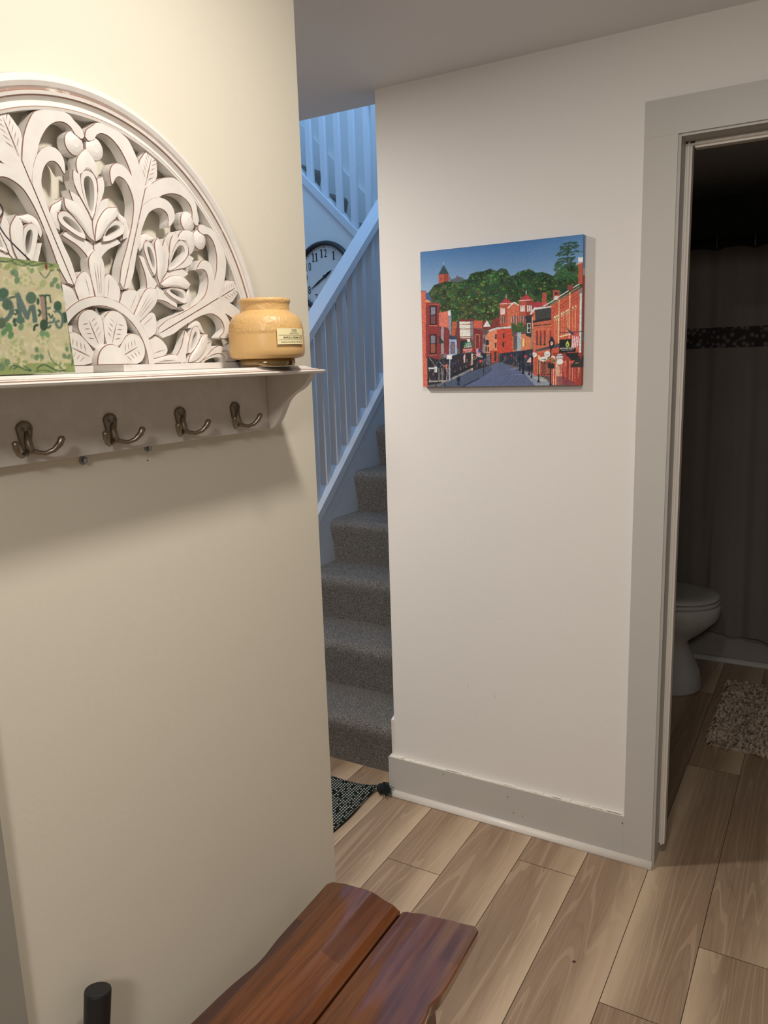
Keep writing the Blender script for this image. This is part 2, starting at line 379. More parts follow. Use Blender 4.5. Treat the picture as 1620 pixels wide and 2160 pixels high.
# ---------------- staircase ----------------
RISE, RUN, Y0 = .197, .222, 2.295
XS0, XS1 = -2.0, -1.264
st = empty('staircase', (-1.63, Y0, 0), 'grey-carpeted staircase with white balusters and sloping handrail, turning left above the clock', 'staircase')
def steprof(y0, z0, s=1, run=RUN):
    h = RISE; p = [(y0, z0), (y0 - s * .004, z0 + .03), (y0 - s * .014, z0 + .09), (y0 - s * .025, z0 + .135)]
    for i in range(9):
        a = math.pi / 2 * i / 8; p.append((y0 - s * (.033 - .033 * (1 - math.cos(a))), z0 + h - .034 + .034 * math.sin(a)))
    return p + [(y0 + s * .05, z0 + h + .001), (y0 + s * (run + .006), z0 + h), (y0 + s * (run + .006), z0)]
NZ = lambda y: RISE + .887 * (y - 2.27)
for i in range(7):
    bm = bmesh.new(); pr = steprof(Y0 + RUN * i, RISE * i)
    xprism(bm, pr, XS0 + .001, XS1 - .002)
    o = mesh('carpeted_step', bm, M_CARPET, st, False)
    o.data.shade_smooth(); o.data.set_sharp_from_angle(angle=math.radians(40))
bm = bmesh.new(); pr = steprof(Y0 + RUN * 7, RISE * 7, run=.76); xprism(bm, pr, XS0 + .001, XS1 - .002); bx(bm, (-2.068, 3.905, 1.40), (XS0, 4.590, 1.576))
mesh('carpeted_landing', bm, M_CARPET, st)
YE = 3.83
def slope(y0, y1, a, b): return [(y0, NZ(y0) + a), (y1, NZ(y1) + a), (y1, NZ(y1) + b), (y0, NZ(y0) + b)]
bm = bmesh.new(); xprism(bm, [(2.255, 0), (YE, 0), (YE, NZ(YE) + .088), (2.255, NZ(2.255) + .088)], -2.09, XS0); mesh('stringer_panel', bm, M_STAIRP, st)
bm = bmesh.new(); xprism(bm, slope(2.25, YE, .0885, .138), -2.10, XS0 + .006); mesh('stringer_cap', bm, M_STAIRP, st)
bm = bmesh.new(); xprism(bm, slope(2.25, YE, .887, .938), -2.075, XS0 + .004); bmesh.ops.bevel(bm, geom=bm.edges[:], offset=.003, segments=1, affect='EDGES'); mesh('handrail', bm, M_STAIRP, st)
bm = bmesh.new(); bx(bm, (-2.085, 2.17, 0), (-1.995, 2.26, 1.28)); bx(bm, (-2.095, 2.16, 1.28), (-1.985, 2.27, 1.31)); mesh('newel_post', bm, M_STAIRP, st)
y = 2.32
while y < YE - .04:
    bm = bmesh.new(); h = .017
    vs = bx(bm, (-2.06, y - h, 0), (-2.024, y + h, 1))
    for v in vs: v.co.z = (NZ(v.co.y) + .1385) if v.co.z < .5 else NZ(v.co.y) + .8865
    mesh('baluster', bm, M_STAIRP, st); y += .0935
bm = bmesh.new(); xprism(bm, [(YB + .001, .1428), (3.0, .1428), (3.0, NZ(3.0) + .08), (YB + .03, NZ(2.27) + .088), (YB + .001, NZ(2.27) + .076)], -1.2765, -1.2645); mesh('right_skirt_board', bm, M_TRIMW, st)

uf = st
US = .985; CZ = lambda x: 2.184 + .978 * (-2.376 - x)      # underside line of the cap
for j in range(6):
    bm = bmesh.new(); yprism(bm, [(-a, b) for a, b in steprof(2.10 + .2 * j, 1.576 + RISE * j, run=.2)], 3.902, 4.59)
    mesh('carpeted_step', bm, M_CARPET, uf)
bm = bmesh.new(); yprism(bm, [(-3.299, 0), (-2.1005, 0), (-2.1005, CZ(-2.1)), (-3.299, CZ(-3.299))], 3.832, 3.90); mesh('stringer_panel', bm, M_STAIRW, uf)
bm = bmesh.new(); yprism(bm, [(-3.299, CZ(-3.299)), (-2.10, CZ(-2.10)), (-2.10, CZ(-2.10) + .05), (-3.299, CZ(-3.299) + .05)], 3.822, 3.905); mesh('stringer_cap', bm, M_STAIRP, uf)
bm = bmesh.new(); yprism(bm, [(-3.299, CZ(-3.299) + .85), (-2.10, CZ(-2.10) + .85), (-2.10, CZ(-2.10) + .90), (-3.299, CZ(-3.299) + .90)], 3.825, 3.90); mesh('handrail', bm, M_STAIRP, uf)
bm = bmesh.new(); yprism(bm, [(-3.299, 1.577), (-2.0, 1.577), (-2.0, 1.80), (-3.299, CZ(-3.299) + .06)], 4.575, 4.599); mesh('wall_skirt_board', bm, M_STAIRW, uf)
xb = -2.1895
for i in range(12):
    bm = bmesh.new(); vs = bx(bm, (xb - .016, 3.845, 0), (xb + .016, 3.877, 1))
    for v in vs: v.co.z = CZ(v.co.x) + (.0505 if v.co.z < .5 else .8495)
    mesh('baluster', bm, M_STAIRP, uf); xb -= .0945

# closet door below the clock, with its dark knob
sbox('door_2', (-3.0, 3.812, 0), (-2.62, 3.8315, 1.62), M_STAIRP)
bm = bmesh.new(); bmesh.ops.create_uvsphere(bm, u_segments=20, v_segments=12, radius=.026, matrix=Matrix.Translation((-2.690, 3.78, .921)))
mesh('door_knob', bm, M_DARK, bpy.data.objects['door_2'], True)

# ---------------- wall clock ----------------
CX, CY, CZc, CR = -2.567, 3.832, 1.981, .195
ck = empty('wall_clock', (CX, CY, CZc), 'round white wall clock with black rim and numerals below the upper stairs', 'clock')
def ringy(bm, prof, n=64, mi=0, cap=True):   # prof (r, depth towards viewer)
    loft(bm, [[(CX + r * math.sin(2 * math.pi * i / n), CY - d, CZc + r * math.cos(2 * math.pi * i / n)) for i in range(n)] for r, d in prof], cap, mi)
bm = bmesh.new(); ringy(bm, [(CR - .004, 0), (CR, .012), (CR - .004, .032), (CR - .016, .038), (CR - .026, .030), (CR - .027, .014)], cap=False); mesh('rim', bm, M_CLOCKINK, ck, True)
bm = bmesh.new(); ringy(bm, [(CR - .024, .001), (CR - .024, .013)]); mesh('dial', bm, M_CLOCKFACE, ck)
fz = CY - .0135
for h in range(1, 13):
    a = math.radians(30 * h); cx, cz = CX + .128 * math.sin(a), CZc + .128 * math.cos(a); s = str(h)
    bm = bmesh.new()
    def seg(x0, z0, x1, z1): bx(bm, (cx + x0, fz - .001, cz + z0), (cx + x1, fz, cz + z1))
    if s in ('1', '11', '12', '10'):
        offs = {'1': [0], '11': [-.011, .012], '12': [-.016], '10': [-.016]}[s]
        for q in offs:
            seg(q - .0035, -.022, q + .0035, .022); seg(q - .009, -.0235, q + .009, -.021); seg(q - .009, .015, q - .0035, .019)
    if len(bm.verts): mesh('numeral', bm, M_CLOCKINK, ck)
    else: bm.free()
    rest = {'12': '2', '10': '0'}.get(s, '' if s in ('1', '11') else s)
    if rest:
        off = .010 if len(s) == 2 else 0
        text_mesh('numeral', rest, lambda a_, b_, c_, cx=cx + off, cz=cz: (cx + a_, fz - .0008, cz + b_ - .0225), M_CLOCKINK, ck, size=.062, sx=.62, bold=.0004)
bm = bmesh.new()
for i in range(60):
    a = math.pi * i / 30; d = Vector((math.sin(a), 0, math.cos(a))); r0, wd = (.1585, .0018) if i % 5 else (.1565, .0032)
    c = Vector((CX, fz - .0006, CZc)); t = Vector((math.cos(a), 0, -math.sin(a)))
    vs = [bm.verts.new(c + d * r + t * w_) for r, w_ in ((r0, -wd), (r0, wd), (.163, wd), (.163, -wd))]; bm.faces.new(vs)
mesh('minute_marks', bm, M_CLOCKINK, ck)
def hand(name, ang, L, tail, wd):
    a = math.radians(ang); d = Vector((math.sin(a), 0, math.cos(a))); t = Vector((math.cos(a), 0, -math.sin(a))); c = Vector((CX, fz - .004, CZc)); bm = bmesh.new()
    pts = [(-tail, wd * .5), (-tail * .5, wd * .35), (L * .45, wd), (L * .9, wd * .25), (L, 0), (L * .9, -wd * .25), (L * .45, -wd), (-tail * .5, -wd * .35), (-tail, -wd * .5)]
    prism(bm, pts, lambda p, q: c + d * p + t * q, lambda p, q: c + d * p + t * q + Vector((0, -.0015, 0))); return mesh(name, bm, M_CLOCKINK, ck)
hand('minute_hand', 237, .120, .05, .006); hand('hour_hand', 57, .06, .02, .007)
bm = bmesh.new(); ringy(bm, [(.010, .014), (.010, .021)], 20); mesh('hub', bm, M_CLOCKINK, ck)

# ---------------- shelf with hooks ----------------
XW = -.9
sh = empty('wall_shelf', (XW, .754, 1.49), 'white distressed wall shelf on curved brackets with a hook rail below', 'shelf')
YL, YR, XF = .374, 1.134, -.768
def slab(bm, lv):
    for (z0, o0), (z1, o1), mi in lv:
        r = [[(XW + .001, YL + o, z), (XF - o, YL + o, z), (XF - o, YR - o, z), (XW + .001, YR - o, z)] for z, o in ((z0, o0), (z1, o1))]
        loft(bm, r, False, mi)
LV = [(1.484, .005), (1.4852, .0015), (1.488, 0), (1.4898, .0035), (1.4906, .0085), (1.4912, .0095), (1.4925, .0155), (1.4930, .0165), (1.4955, .0235), (1.497, .0255)]
bm = bmesh.new(); slab(bm, [(LV[i], LV[i + 1], 1 if i in (3, 4, 6) else 0) for i in range(len(LV) - 1)])
for z, o in (LV[0], LV[-1]): bm.faces.new([bm.verts.new(p) for p in ((XW + .001, YL + o, z), (XF - o, YL + o, z), (XF - o, YR - o, z), (XW + .001, YR - o, z))])
bmesh.ops.remove_doubles(bm, verts=bm.verts[:], dist=1e-5)
mesh('shelf_board', bm, [M_WHITE, M_LINE], sh)
box('back_rail', (XW + .0005, .399, 1.387), (-.882, 1.1105, 1.4838), M_WHITE, sh, .001)
BR = [(-.785, 1.4838), (-.7968, 1.4669), (-.8074, 1.458), (-.8201, 1.4517), (-.8308, 1.4450), (-.8406, 1.4354), (-.8499, 1.4189), (-.8578, 1.4058), (-.867, 1.3945), (-.8755, 1.3890), (-.884, 1.3872)]
BRs = cr(BR, 4, False) + [(XW + .0005, 1.3870), (XW + .0005, 1.4838)]
for y0 in (1.111, .385):
    bm = bmesh.new(); prism(bm, BRs, lambda a, b: (a, y0, b), lambda a, b: (a, y0 + .014, b))
    mesh('bracket', bm, M_WHITE, sh)
# four double coat hooks
def make_hook():
    h = empty('coat_hook', (-.882, 0, 1.42), '', 'coat hook', 'bronze double coat hooks on the shelf rail')
    bm = bmesh.new()
    out = []
    for i in range(28):
        a = 2 * math.pi * i / 28; z = math.sin(a); y = math.cos(a); t = (1 - z) / 2
        wdt = .0118 * (1 - t) ** .6 + .0068 * t if t < .75 else .0068
        out.append((y * (.0118 if z > .2 else .0118 - (.2 - z) / 1.2 * .0055), (z * .0118 + .0095) if z > 0 else z * .0330 + .0095))
    def L(x, s): return [(-.882 + x, p[0] * s, 1.42 + .0095 + (p[1] - .0095) * s) for p in out]
    loft(bm, [L(.0002, 1), L(.003, 1), L(.0046, .88), L(.0050, .6)], True)
    tube(bm, [(-.879, 0, 1.428), (-.8755, 0, 1.416), (-.873, 0, 1.404), (-.872, 0, 1.400)], [.003, .0048, .0052, .0025], 12)
    mesh('plate', bm, M_BRONZE, h, True)
    for s in (1, -1):
        pts = [(-.8765, 0, 1.406), (-.8725, s * .008, 1.401), (-.867, s * .017, 1.399), (-.861, s * .025, 1.4025), (-.8560, s * .0305, 1.410), (-.8535, s * .0330, 1.417), (-.8530, s * .0335, 1.4195)]
        bm = bmesh.new(); tube(bm, pts, [.0036, .0032, .0030, .0034, .0044, .0046, .0022], 12); mesh('prong', bm, M_BRONZE, h, True)
    for s in (1, -1):
        bm = bmesh.new(); c = Vector((-.8772, s * .0052, 1.4310)); n = 14
        loft(bm, [[(c.x + d, c.y + r * math.cos(2 * math.pi * i / n), c.z + r * math.sin(2 * math.pi * i / n)) for i in range(n)] for r, d in ((.0030, 0), (.0030, .0007), (.0020, .0012))], True)
        sc_ = mesh('screw', bm, M_ZINC if False else M_BRONZE, h, True)
        bm = bmesh.new()
        for ang in (.4, .4 + math.pi / 2):
            d = Vector((0, math.cos(ang), math.sin(ang))); t = Vector((0, -math.sin(ang), math.cos(ang))); cc = c + Vector((.00125, 0, 0))
            bm.faces.new([bm.verts.new(cc + d * a * .0017 + t * b * .00035) for a, b in ((-1, -1), (1, -1), (1, 1), (-1, 1))])
        q = mesh('screw_slot', bm, M_INK); q.parent = sc_
    return h
hk = make_hook()
def dup(root, loc, label):
    r = root.copy(); COL.objects.link(r); r.location = loc; r['label'] = label
    for ch in list(root.children):
        c = ch.copy(); COL.objects.link(c); c.parent = r
        for g_ in list(ch.children):
            d = g_.copy(); COL.objects.link(d); d.parent = c
    return r
HL = ['double coat hook nearest the camera, under the green welcome sign', 'double coat hook second from the sign, above the wall screws', 'double coat hook third along the rail, below the carved panel edge', 'double coat hook farthest along the rail, beside the curved bracket']
for i, yy_ in enumerate((.622, .757, .893, 1.021)):
    if i == 0: hk['label'] = HL[0]; hk.location = (-.882, yy_, 1.42)
    else: dup(hk, (-.882, yy_, 1.42), HL[i])
# the hook's own meshes were built around y=0, so keep their offsets
for o in bpy.data.objects:
    if o.parent and o.parent.name.startswith('coat_hook'): o.location = (.882, 0, -1.42)
# screws left in the wall
def wallscrew(y, z, label):
    e = empty('wall_screw', (XW, y, z), label, 'screw', 'bare screws in grey anchors below the shelf rail')
    def disc(bm, r0, prof):
        n = 18; loft(bm, [[(XW + d, y + r * math.cos(2 * math.pi * i / n), z + r * math.sin(2 * math.pi * i / n)) for i in range(n)] for r, d in prof], True)
    bm = bmesh.new(); disc(bm, 0, [(.0065, .0003), (.0062, .0012), (.004, .0015)]); mesh('anchor_collar', bm, M_ANCH, e, True)
    bm = bmesh.new(); disc(bm, 0, [(.0024, .001), (.0024, .005), (.0042, .006), (.0042, .0075), (.003, .0085)]); mesh('screw_head', bm, M_ZINC, e, True)
wallscrew(.720, 1.379, 'bare wall screw in a grey anchor, nearer the camera'); wallscrew(.839, 1.3835, 'bare wall screw in a grey anchor, farther from the camera')
bm = bmesh.new(); bmesh.ops.create_icosphere(bm, subdivisions=1, radius=.0014, matrix=Matrix.Translation((XW, .837, 1.364))); tag(mesh('nail_hole', bm, M_INK), 'tiny dark nail hole in the cream wall below the farther screw', 'nail hole')

# ---------------- carved half-round panel ----------------
PY, PZ, ZS = .754, 1.507, 1.03
XB, XT = -.890, -.873
pn = empty('carved_panel', (XB, PY, 1.4975), 'white carved half-round wooden wall panel standing on the shelf', 'wall art')
def U3(s, t, x): return (x, PY + s * .001, PZ + t * .001 * ZS)
def rotm(a):
    c, s_ = math.cos(a), math.sin(a)
    return lambda p: (p[0] * c + p[1] * s_, -p[0] * s_ + p[1] * c)      # positive turns clockwise (to the right)
def clip0(poly):
    out = []
    for i in range(len(poly)):
        a, b = poly[i - 1], poly[i]
        if (a[1] >= 0) != (b[1] >= 0):
            t = a[1] / (a[1] - b[1]); out.append((a[0] + (b[0] - a[0]) * t, 0))
        if b[1] >= 0: out.append(b)
    return out
def carve(bm, poly, top=XT, ch=.0016, dome=0, back=XB):
    poly = clip0(poly)
    if len(poly) < 3 or abs(area2(poly)) < 20: return
    if area2(poly) < 0: poly = poly[::-1]
    n = len(poly); ins = []
    for i in range(n):
        a, b, c = Vector(poly[i - 1]), Vector(poly[i]), Vector(poly[(i + 1) % n])
        e1 = (b - a); e2 = (c - b)
        if e1.length < 1e-6 or e2.length < 1e-6: e1 = e2 = (c - a)
        n1 = Vector((-e1.y, e1.x)).normalized(); n2 = Vector((-e2.y, e2.x)).normalized(); m = n1 + n2
        m = m / max(m.length_squared, .5) * 2 if m.length > 1e-6 else n1
        ins.append(b + m * (ch * 1000) * .5 * (1 if m.length < 1.6 else 1.6 / m.length))
    A = [bm.verts.new(U3(*p, back)) for p in poly]; B = [bm.verts.new(U3(*p, top - ch * .8)) for p in poly]; C_ = [bm.verts.new(U3(p[0], p[1], top)) for p in ins]
    for i in range(n):
        j = (i + 1) % n
        bm.faces.new((A[i], A[j], B[j], B[i])); f = bm.faces.new((B[i], B[j], C_[j], C_[i])); f.material_index = 1
    if dome:
        cx = sum(p.x for p in ins) / n; cy = sum(p.y for p in ins) / n
        prev = C_
        for fr in (.7, .35):
            N_ = [bm.verts.new(U3(cx + (p.x - cx) * fr, cy + (p.y - cy) * fr, top + dome * (1 - fr * fr))) for p in ins]
            for i in range(n): bm.faces.new((prev[i], prev[(i + 1) % n], N_[(i + 1) % n], N_[i]))
            prev = N_
        bm.faces.new(prev)
    else: bm.faces.new(C_)
def ring(bm, outer, inner, top=XT, n=36, xf=lambda p: p):
    cx = sum(p[0] for p in inner) / len(inner); cy = sum(p[1] for p in inner) / len(inner)
    def ray(poly, a):
        d = (math.cos(a), math.sin(a)); best = 0
        for i in range(len(poly)):
            p, q = poly[i - 1], poly[i]; ex, ey = q[0] - p[0], q[1] - p[1]; den = d[0] * ey - d[1] * ex
            if abs(den) < 1e-9: continue
            t = ((p[0] - cx) * ey - (p[1] - cy) * ex) / den; u = ((p[0] - cx) * d[1] - (p[1] - cy) * d[0]) / den
            if t > 0 and -1e-6 <= u <= 1 + 1e-6: best = max(best, t)
        return (cx + d[0] * best, cy + d[1] * best)
    R4 = []
    for i in range(n):
        a = 2 * math.pi * i / n; o, h = xf(ray(outer, a)), xf(ray(inner, a))
        if o[1] < 0 and h[1] < 0: R4.append(None); continue
        o = (o[0], max(o[1], 0)); h = (h[0], max(h[1], 0)); k_ = 1.0 / max(1, math.dist(o, h))
        m = (o[0] + (h[0] - o[0]) * min(.5, k_), o[1] + (h[1] - o[1]) * min(.5, k_))
        R4.append([bm.verts.new(U3(*o, XB)), bm.verts.new(U3(*o, top - .0009)), bm.verts.new(U3(*m, top)), bm.verts.new(U3(*h, top - .0006)), bm.verts.new(U3(*h, XB))])
    for i in range(n):
        a, b = R4[i], R4[(i + 1) % n]
        if a and b:
            for j in range(4): bm.faces.new((a[j], b[j], b[j + 1], a[j + 1])).material_index = 1 if j == 1 else 0
def vein(bm, a, b, top, w_=.45):
    a, b = Vector(a), Vector(b)
    if a.y < 1 or b.y < 1: return
    d = (b - a).normalized(); t = Vector((-d.y, d.x)) * w_
    bm.faces.new([bm.verts.new(U3(p.x, p.y, top + .0004)) for p in (a + t * .3, a - t * .3, (a + b) / 2 - t, b - t * .2, b + t * .2, (a + b) / 2 + t)]).material_index = 1
mir = lambda pts: [(-p[0],) + tuple(p[1:]) for p in pts]
OUTER = [(0, 283, 1), (3, 292), (13.7, 299.5), (24, 306), (47, 305), (70.7, 297.8), (81, 286.6), (90, 270), (95, 254), (98.2, 237, 1), (87, 210, 1), (80, 227), (76, 243), (72, 257), (65, 270.4), (54.6, 283), (42, 291), (30, 293), (21, 289.6), (16, 283, 1), (6, 279)]
BALL = [(16 + 14.8 * math.cos(a), 272.5 + 14.8 * math.sin(a)) for a in np.linspace(0, 2 * math.pi, 20, False)]
INNER = [(38, 231.4, 1), (36, 237), (36.3, 249), (41.3, 257.3), (49.8, 261.5), (62, 260), (74, 251), (81, 240), (86, 226), (88.3, 213.2, 1), (41, 99, 1), (35.5, 108, 1), (41.1, 128.8), (50, 147), (58.1, 164.5), (68, 189), (73, 210), (72.5, 222), (67, 235), (59.7, 242.3), (51.7, 244.2), (45.5, 241), (41, 234.5)]
LEAF = [(0, 252, 1), (-17, 281), (-15, 296), (-9, 310, 1), (9, 310, 1), (15, 296), (17, 281)]
BUD = [(0, 270, 1), (9, 263), (16, 254), (17.5, 243), (14.5, 234, 1), (9, 241), (0, 243), (-9, 241), (-14.5, 234, 1), (-17.5, 243), (-16, 254), (-9, 263)]
HOLE = [(0, 237), (6.3, 233), (8, 224), (6.5, 210), (3.2, 197), (0, 192), (-3.2, 197), (-6.5, 210), (-8, 224), (-6.3, 233)]
RO = [(0, 244), (9.5, 241), (13.5, 229), (11.5, 212), (6.5, 197), (0, 184), (-6.5, 197), (-11.5, 212), (-13.5, 229), (-9.5, 241)]
PET1 = [(13, 236, 1), (24, 241, 1), (25.5, 229), (21.3, 216), (11, 200), (1, 184, 1), (8, 203), (12.5, 219)]
PET2 = [(0, 182, 1), (6, 196), (13, 206), (21, 212), (32, 215.5, 1), (28, 203), (18, 191), (8, 174), (0, 158, 1)]
PET3 = [(0, 156, 1), (1.5, 167), (8, 184), (24, 201), (43, 205, 1), (42, 193), (30, 182), (19, 171), (10, 161)]
TRO = [(11, 157.5, 1), (19, 172), (31, 184), (42, 189), (53.5, 185), (54, 176), (46, 169), (27, 160.5)]
TRH = [(18.5, 165), (25, 174.5), (37.8, 182), (46, 181.5), (45, 177), (31, 169)]
BULGE = [(42, 204, 1), (50, 199), (60, 193), (64.5, 181), (61, 169), (50, 164, 1), (54, 174), (53.5, 187), (46, 190)]
ARM = [(0, 157, 1), (11, 158), (27, 161), (40, 166), (49, 160, 1), (38, 155), (25, 149), (13, 139), (8, 128), (0, 124, 1)]
TALL = [(0, 147, 1), (8, 141), (12.8, 132), (12.5, 118), (9.5, 100), (6.5, 84, 1), (-6.5, 84, 1), (-9.5, 100), (-12.5, 118), (-12.8, 132), (-8, 141)]
SHO = [(9, 108, 1), (15, 117), (22, 118.5), (30, 113), (37, 104), (38.6, 96.5, 1), (33, 79.5, 1), (7, 85.5, 1)]
HA = math.radians(22.5)
for kx in range(-2, 3):
    f = rotm(math.radians(45) * kx); X_ = lambda pts: [f(p) for p in cr(pts, 4)]
    bm = bmesh.new()
    for sgn in (1, -1):
        q = (lambda p: p) if sgn > 0 else mir
        carve(bm, X_(q(PET1)), XT + .0005); carve(bm, X_(q(PET2)), XT - .001); carve(bm, X_(q(PET3)), XT + .001, dome=.0022)
        carve(bm, X_(q(BULGE)), XT - .003, dome=.002); carve(bm, X_(q(ARM)), XT - .0035)
        ring(bm, cr(q(TRO), 4), cr(q(TRH), 4), XT, xf=f)
    carve(bm, X_(BUD), XT - .0005, dome=.002); ring(bm, cr(RO, 4), cr(HOLE, 4), XT, xf=f)
    if len(bm.verts): mesh('palmette', bm, [M_WHITE, M_WORN], pn)
    for sgn in (1, -1):
        if (kx == 2 and sgn == 1) or (kx == -2 and sgn == -1): continue
        q = (lambda p: p) if sgn > 0 else mir
        bm = bmesh.new(); carve(bm, X_(q(OUTER)), XT + .0005); carve(bm, [f(p) for p in q(BALL)], XT - .002, dome=.0035); carve(bm, X_(q(INNER)), XT + .001)
        mesh('scroll', bm, [M_WHITE, M_WORN], pn)
    bm = bmesh.new(); carve(bm, X_(TALL), XT - .0005, dome=.001)
    for a in (-5, 0, 5): vein(bm, f((a * .5, 92)), f((a, 130)), XT + .0004, .3)
    mesh('petal', bm, [M_WHITE, M_WORN], pn)
    for sgn in (1, -1):
        if (kx == 2 and sgn == 1) or (kx == -2 and sgn == -1): continue
        q = (lambda p: p) if sgn > 0 else mir
        bm = bmesh.new(); carve(bm, X_(q(SHO)), XT - .002)
        vein(bm, f((sgn * 15, 90)), f((sgn * 20, 113)), XT - .002, .3); mesh('petal', bm, [M_WHITE, M_WORN], pn)
for kx in (-1.5, -.5, .5, 1.5):
    f = rotm(math.radians(45) * kx); bm = bmesh.new(); carve(bm, [f(p) for p in cr(LEAF, 4)], XT - .002, dome=.001)
    vein(bm, f((0, 262)), f((0, 304)), XT - .001, .7)
    for i in range(5):
        t = 272 + 7 * i
        for s_ in (1, -1): vein(bm, f((s_ * 3, t)), f((s_ * 10, t + 8)), XT - .0015, .35)
    mesh('leaf', bm, [M_WHITE, M_WORN], pn)
# ring band, inner flower and boss
def band(bm, prof, n=96):
    loft(bm, [[U3(r * math.cos(math.pi * i / n), r * math.sin(math.pi * i / n), x) for r, x, _ in prof] for i in range(n + 1)], True, 0, True)
    return
def bandm(name, prof, n=96):
    bm = bmesh.new(); rows = [[bm.verts.new(U3(r * math.cos(math.pi * i / n), r * math.sin(math.pi * i / n), x)) for r, x, _ in prof] for i in range(n + 1)]
    m_ = len(prof)
    for a, b in zip(rows, rows[1:]):
        for j in range(m_): bm.faces.new((a[j], a[(j + 1) % m_], b[(j + 1) % m_], b[j])).material_index = prof[j][2]
    bm.faces.new(rows[0]); bm.faces.new(rows[-1]); o = mesh(name, bm, [M_WHITE, M_WORN, M_LINE], pn)
    return o
bandm('inner_arch', [(76, XB, 0), (76, XT - .0008, 1), (77, XT, 0), (87.6, XT, 1), (88.7, XT - .0010, 0), (88.7, XB, 0)])
for a in (-67.5, -22.5, 22.5, 67.5):
    f = rotm(math.radians(a)); bm = bmesh.new()
    pt = [(0, 14, 1), (-14, 34), (-20.5, 49, 1), (-20.5, 60), (-13, 71), (0, 75), (13, 71), (20.5, 60), (20.5, 49, 1), (14, 34)]
    pt = [f(p) for p in cr(pt, 4)]
    if abs(a) > 60: pt = [(p[0], p[1]) for p in pt]
    carve(bm, pt, XT + .0012, ch=.0015)
    vein(bm, f((0, 30)), f((0, 62)), XT + .0012, .6)
    for i in range(4):
        t = 38 + 7 * i
        for s_ in (1, -1): vein(bm, f((s_ * 3.5, t)), f((s_ * 12, t + 5 - i)), XT + .0012, .35)
    mesh('flower_petal', bm, [M_WHITE, M_WORN], pn)
bm = bmesh.new(); carve(bm, [(26 * math.cos(a), 27 * math.sin(a)) for a in np.linspace(0, math.pi, 22)], XT + .013, ch=.002); mesh('centre_boss', bm, [M_WHITE, M_WORN], pn)
for a in (0, -45, 45):
    f = rotm(math.radians(a)); bm = bmesh.new(); carve(bm, [f(p) for p in [(7, 64.), (0, 54.), (-7, 64.), (0, 76)]], XT - .010); mesh('flower_bridge', bm, [M_WHITE, M_WORN], pn)
PR = [(307, XB, 0), (307, -.8725, 0), (310, -.8715, 2), (311.3, -.8722, 0), (314, -.8762, 0), (318, -.8768, 0), (322, -.8722, 2), (323.6, -.8705, 0), (327.5, -.8695, 2), (329.0, -.8730, 2), (331, -.8735, 0), (333, -.8715, 0), (338, -.8690, 0), (343.5, -.8705, 0), (347, -.875, 2), (348, -.880, 0), (348, XB, 0)]
bandm('moulded_rim', PR, 128)
bm = bmesh.new(); bx(bm, (XB, PY - .348, 1.4975), (-.869, PY + .348, 1.5068)); mesh('base_rail', bm, [M_WHITE], pn)

# ---------------- candle jar ----------------
JX, JY, JZ = -.808, 1.0255, 1.4973
jar = empty('candle_jar', (JX, JY, JZ), 'frosted amber glass candle jar with a cream label on the shelf end', 'candle')
def LJ(name, prof, mat): bm = bmesh.new(); lathe(bm, prof, (JX, JY, JZ), 64, 0, True); o = mesh(name, bm, mat, jar, True); return o
bm = bmesh.new()
lathe(bm, [(0.001, .0128), (.030, .0128), (.050, .0125), (.0572, .0145), (.0600, .019), (.0609, .026)] + cr([(.0606, .036), (.0601, .050), (.0592, .062), (.0573, .070), (.0540, .0765), (.0478, .0820), (.0415, .0850), (.0390, .0877)], 4, False), (JX, JY, JZ), 72, 0, False)
mesh('glass_body', bm, M_JAR, jar, True)
bm = bmesh.new(); lathe(bm, [(.0390, .0877), (.0388, .096), (.0393, .0985), (.0408, .1005), (.0412, .1030), (.0405, .1055), (.0390, .1065), (.0375, .1055), (.0368, .102), (.0366, .070)], (JX, JY, JZ), 64, 0, False); mesh('neck', bm, M_JAR, jar, True)
LJ('wax', [(.0364, .060), (.0364, .076)], M_LABEL)
LJ('glass_foot', [(.0430, .0004), (.0443, .0015), (.0443, .0118), (.042, .0126)], M_FOOT)
LA = math.atan2(1.034 - 1.034, 1) + math.radians(-12.4)
def JF(u, v, d=0, r=.0622):
    a = LA + u / r; return (JX + (r + d) * math.cos(a), JY + (r + d) * math.sin(a), JZ + v)
bm = bmesh.new(); n = 16; r0 = [[bm.verts.new(JF(-.0265 + .053 * i / n, v, d)) for v, d in ((.0335, 0), (.0335, .0012), (.0578, .0012), (.0578, 0))] for i in range(n + 1)]
for a, b in zip(r0, r0[1:]):
    for j in range(3): bm.faces.new((a[j], b[j], b[j + 1], a[j + 1]))
bm.faces.new(r0[0]); bm.faces.new(r0[-1]); lb = mesh('label', bm, M_LABEL, jar)
def jt(s, u, v, size, sx=1.0, bold=0): o = text_mesh('label_print', s, lambda a, b, c: JF(u + a, v + b, .0015), M_INK, None, size=size, sx=sx, bold=bold); o.parent = lb
jt('DXD', .004, .0521, .0062, .8); jt('DESIGN & DECOR', .004, .0493, .0024)
jt('MAPLE & CREAM LATTE', .0035, .0425, .0040, .95, .00006); jt('coconut wax blend | 18 oz 510 g', .0010, .0362, .0035, .95)
bm = bmesh.new()
for v in (.0473, .0405):
    for i in range(12): bm.faces.new([bm.verts.new(JF(-.024 + .0495 * (i + a) / 12, v + b, .0016)) for a, b in ((0, 0), (1, 0), (1, .0004), (0, .0004))])
q = mesh('label_rule', bm, M_INK); q.parent = lb

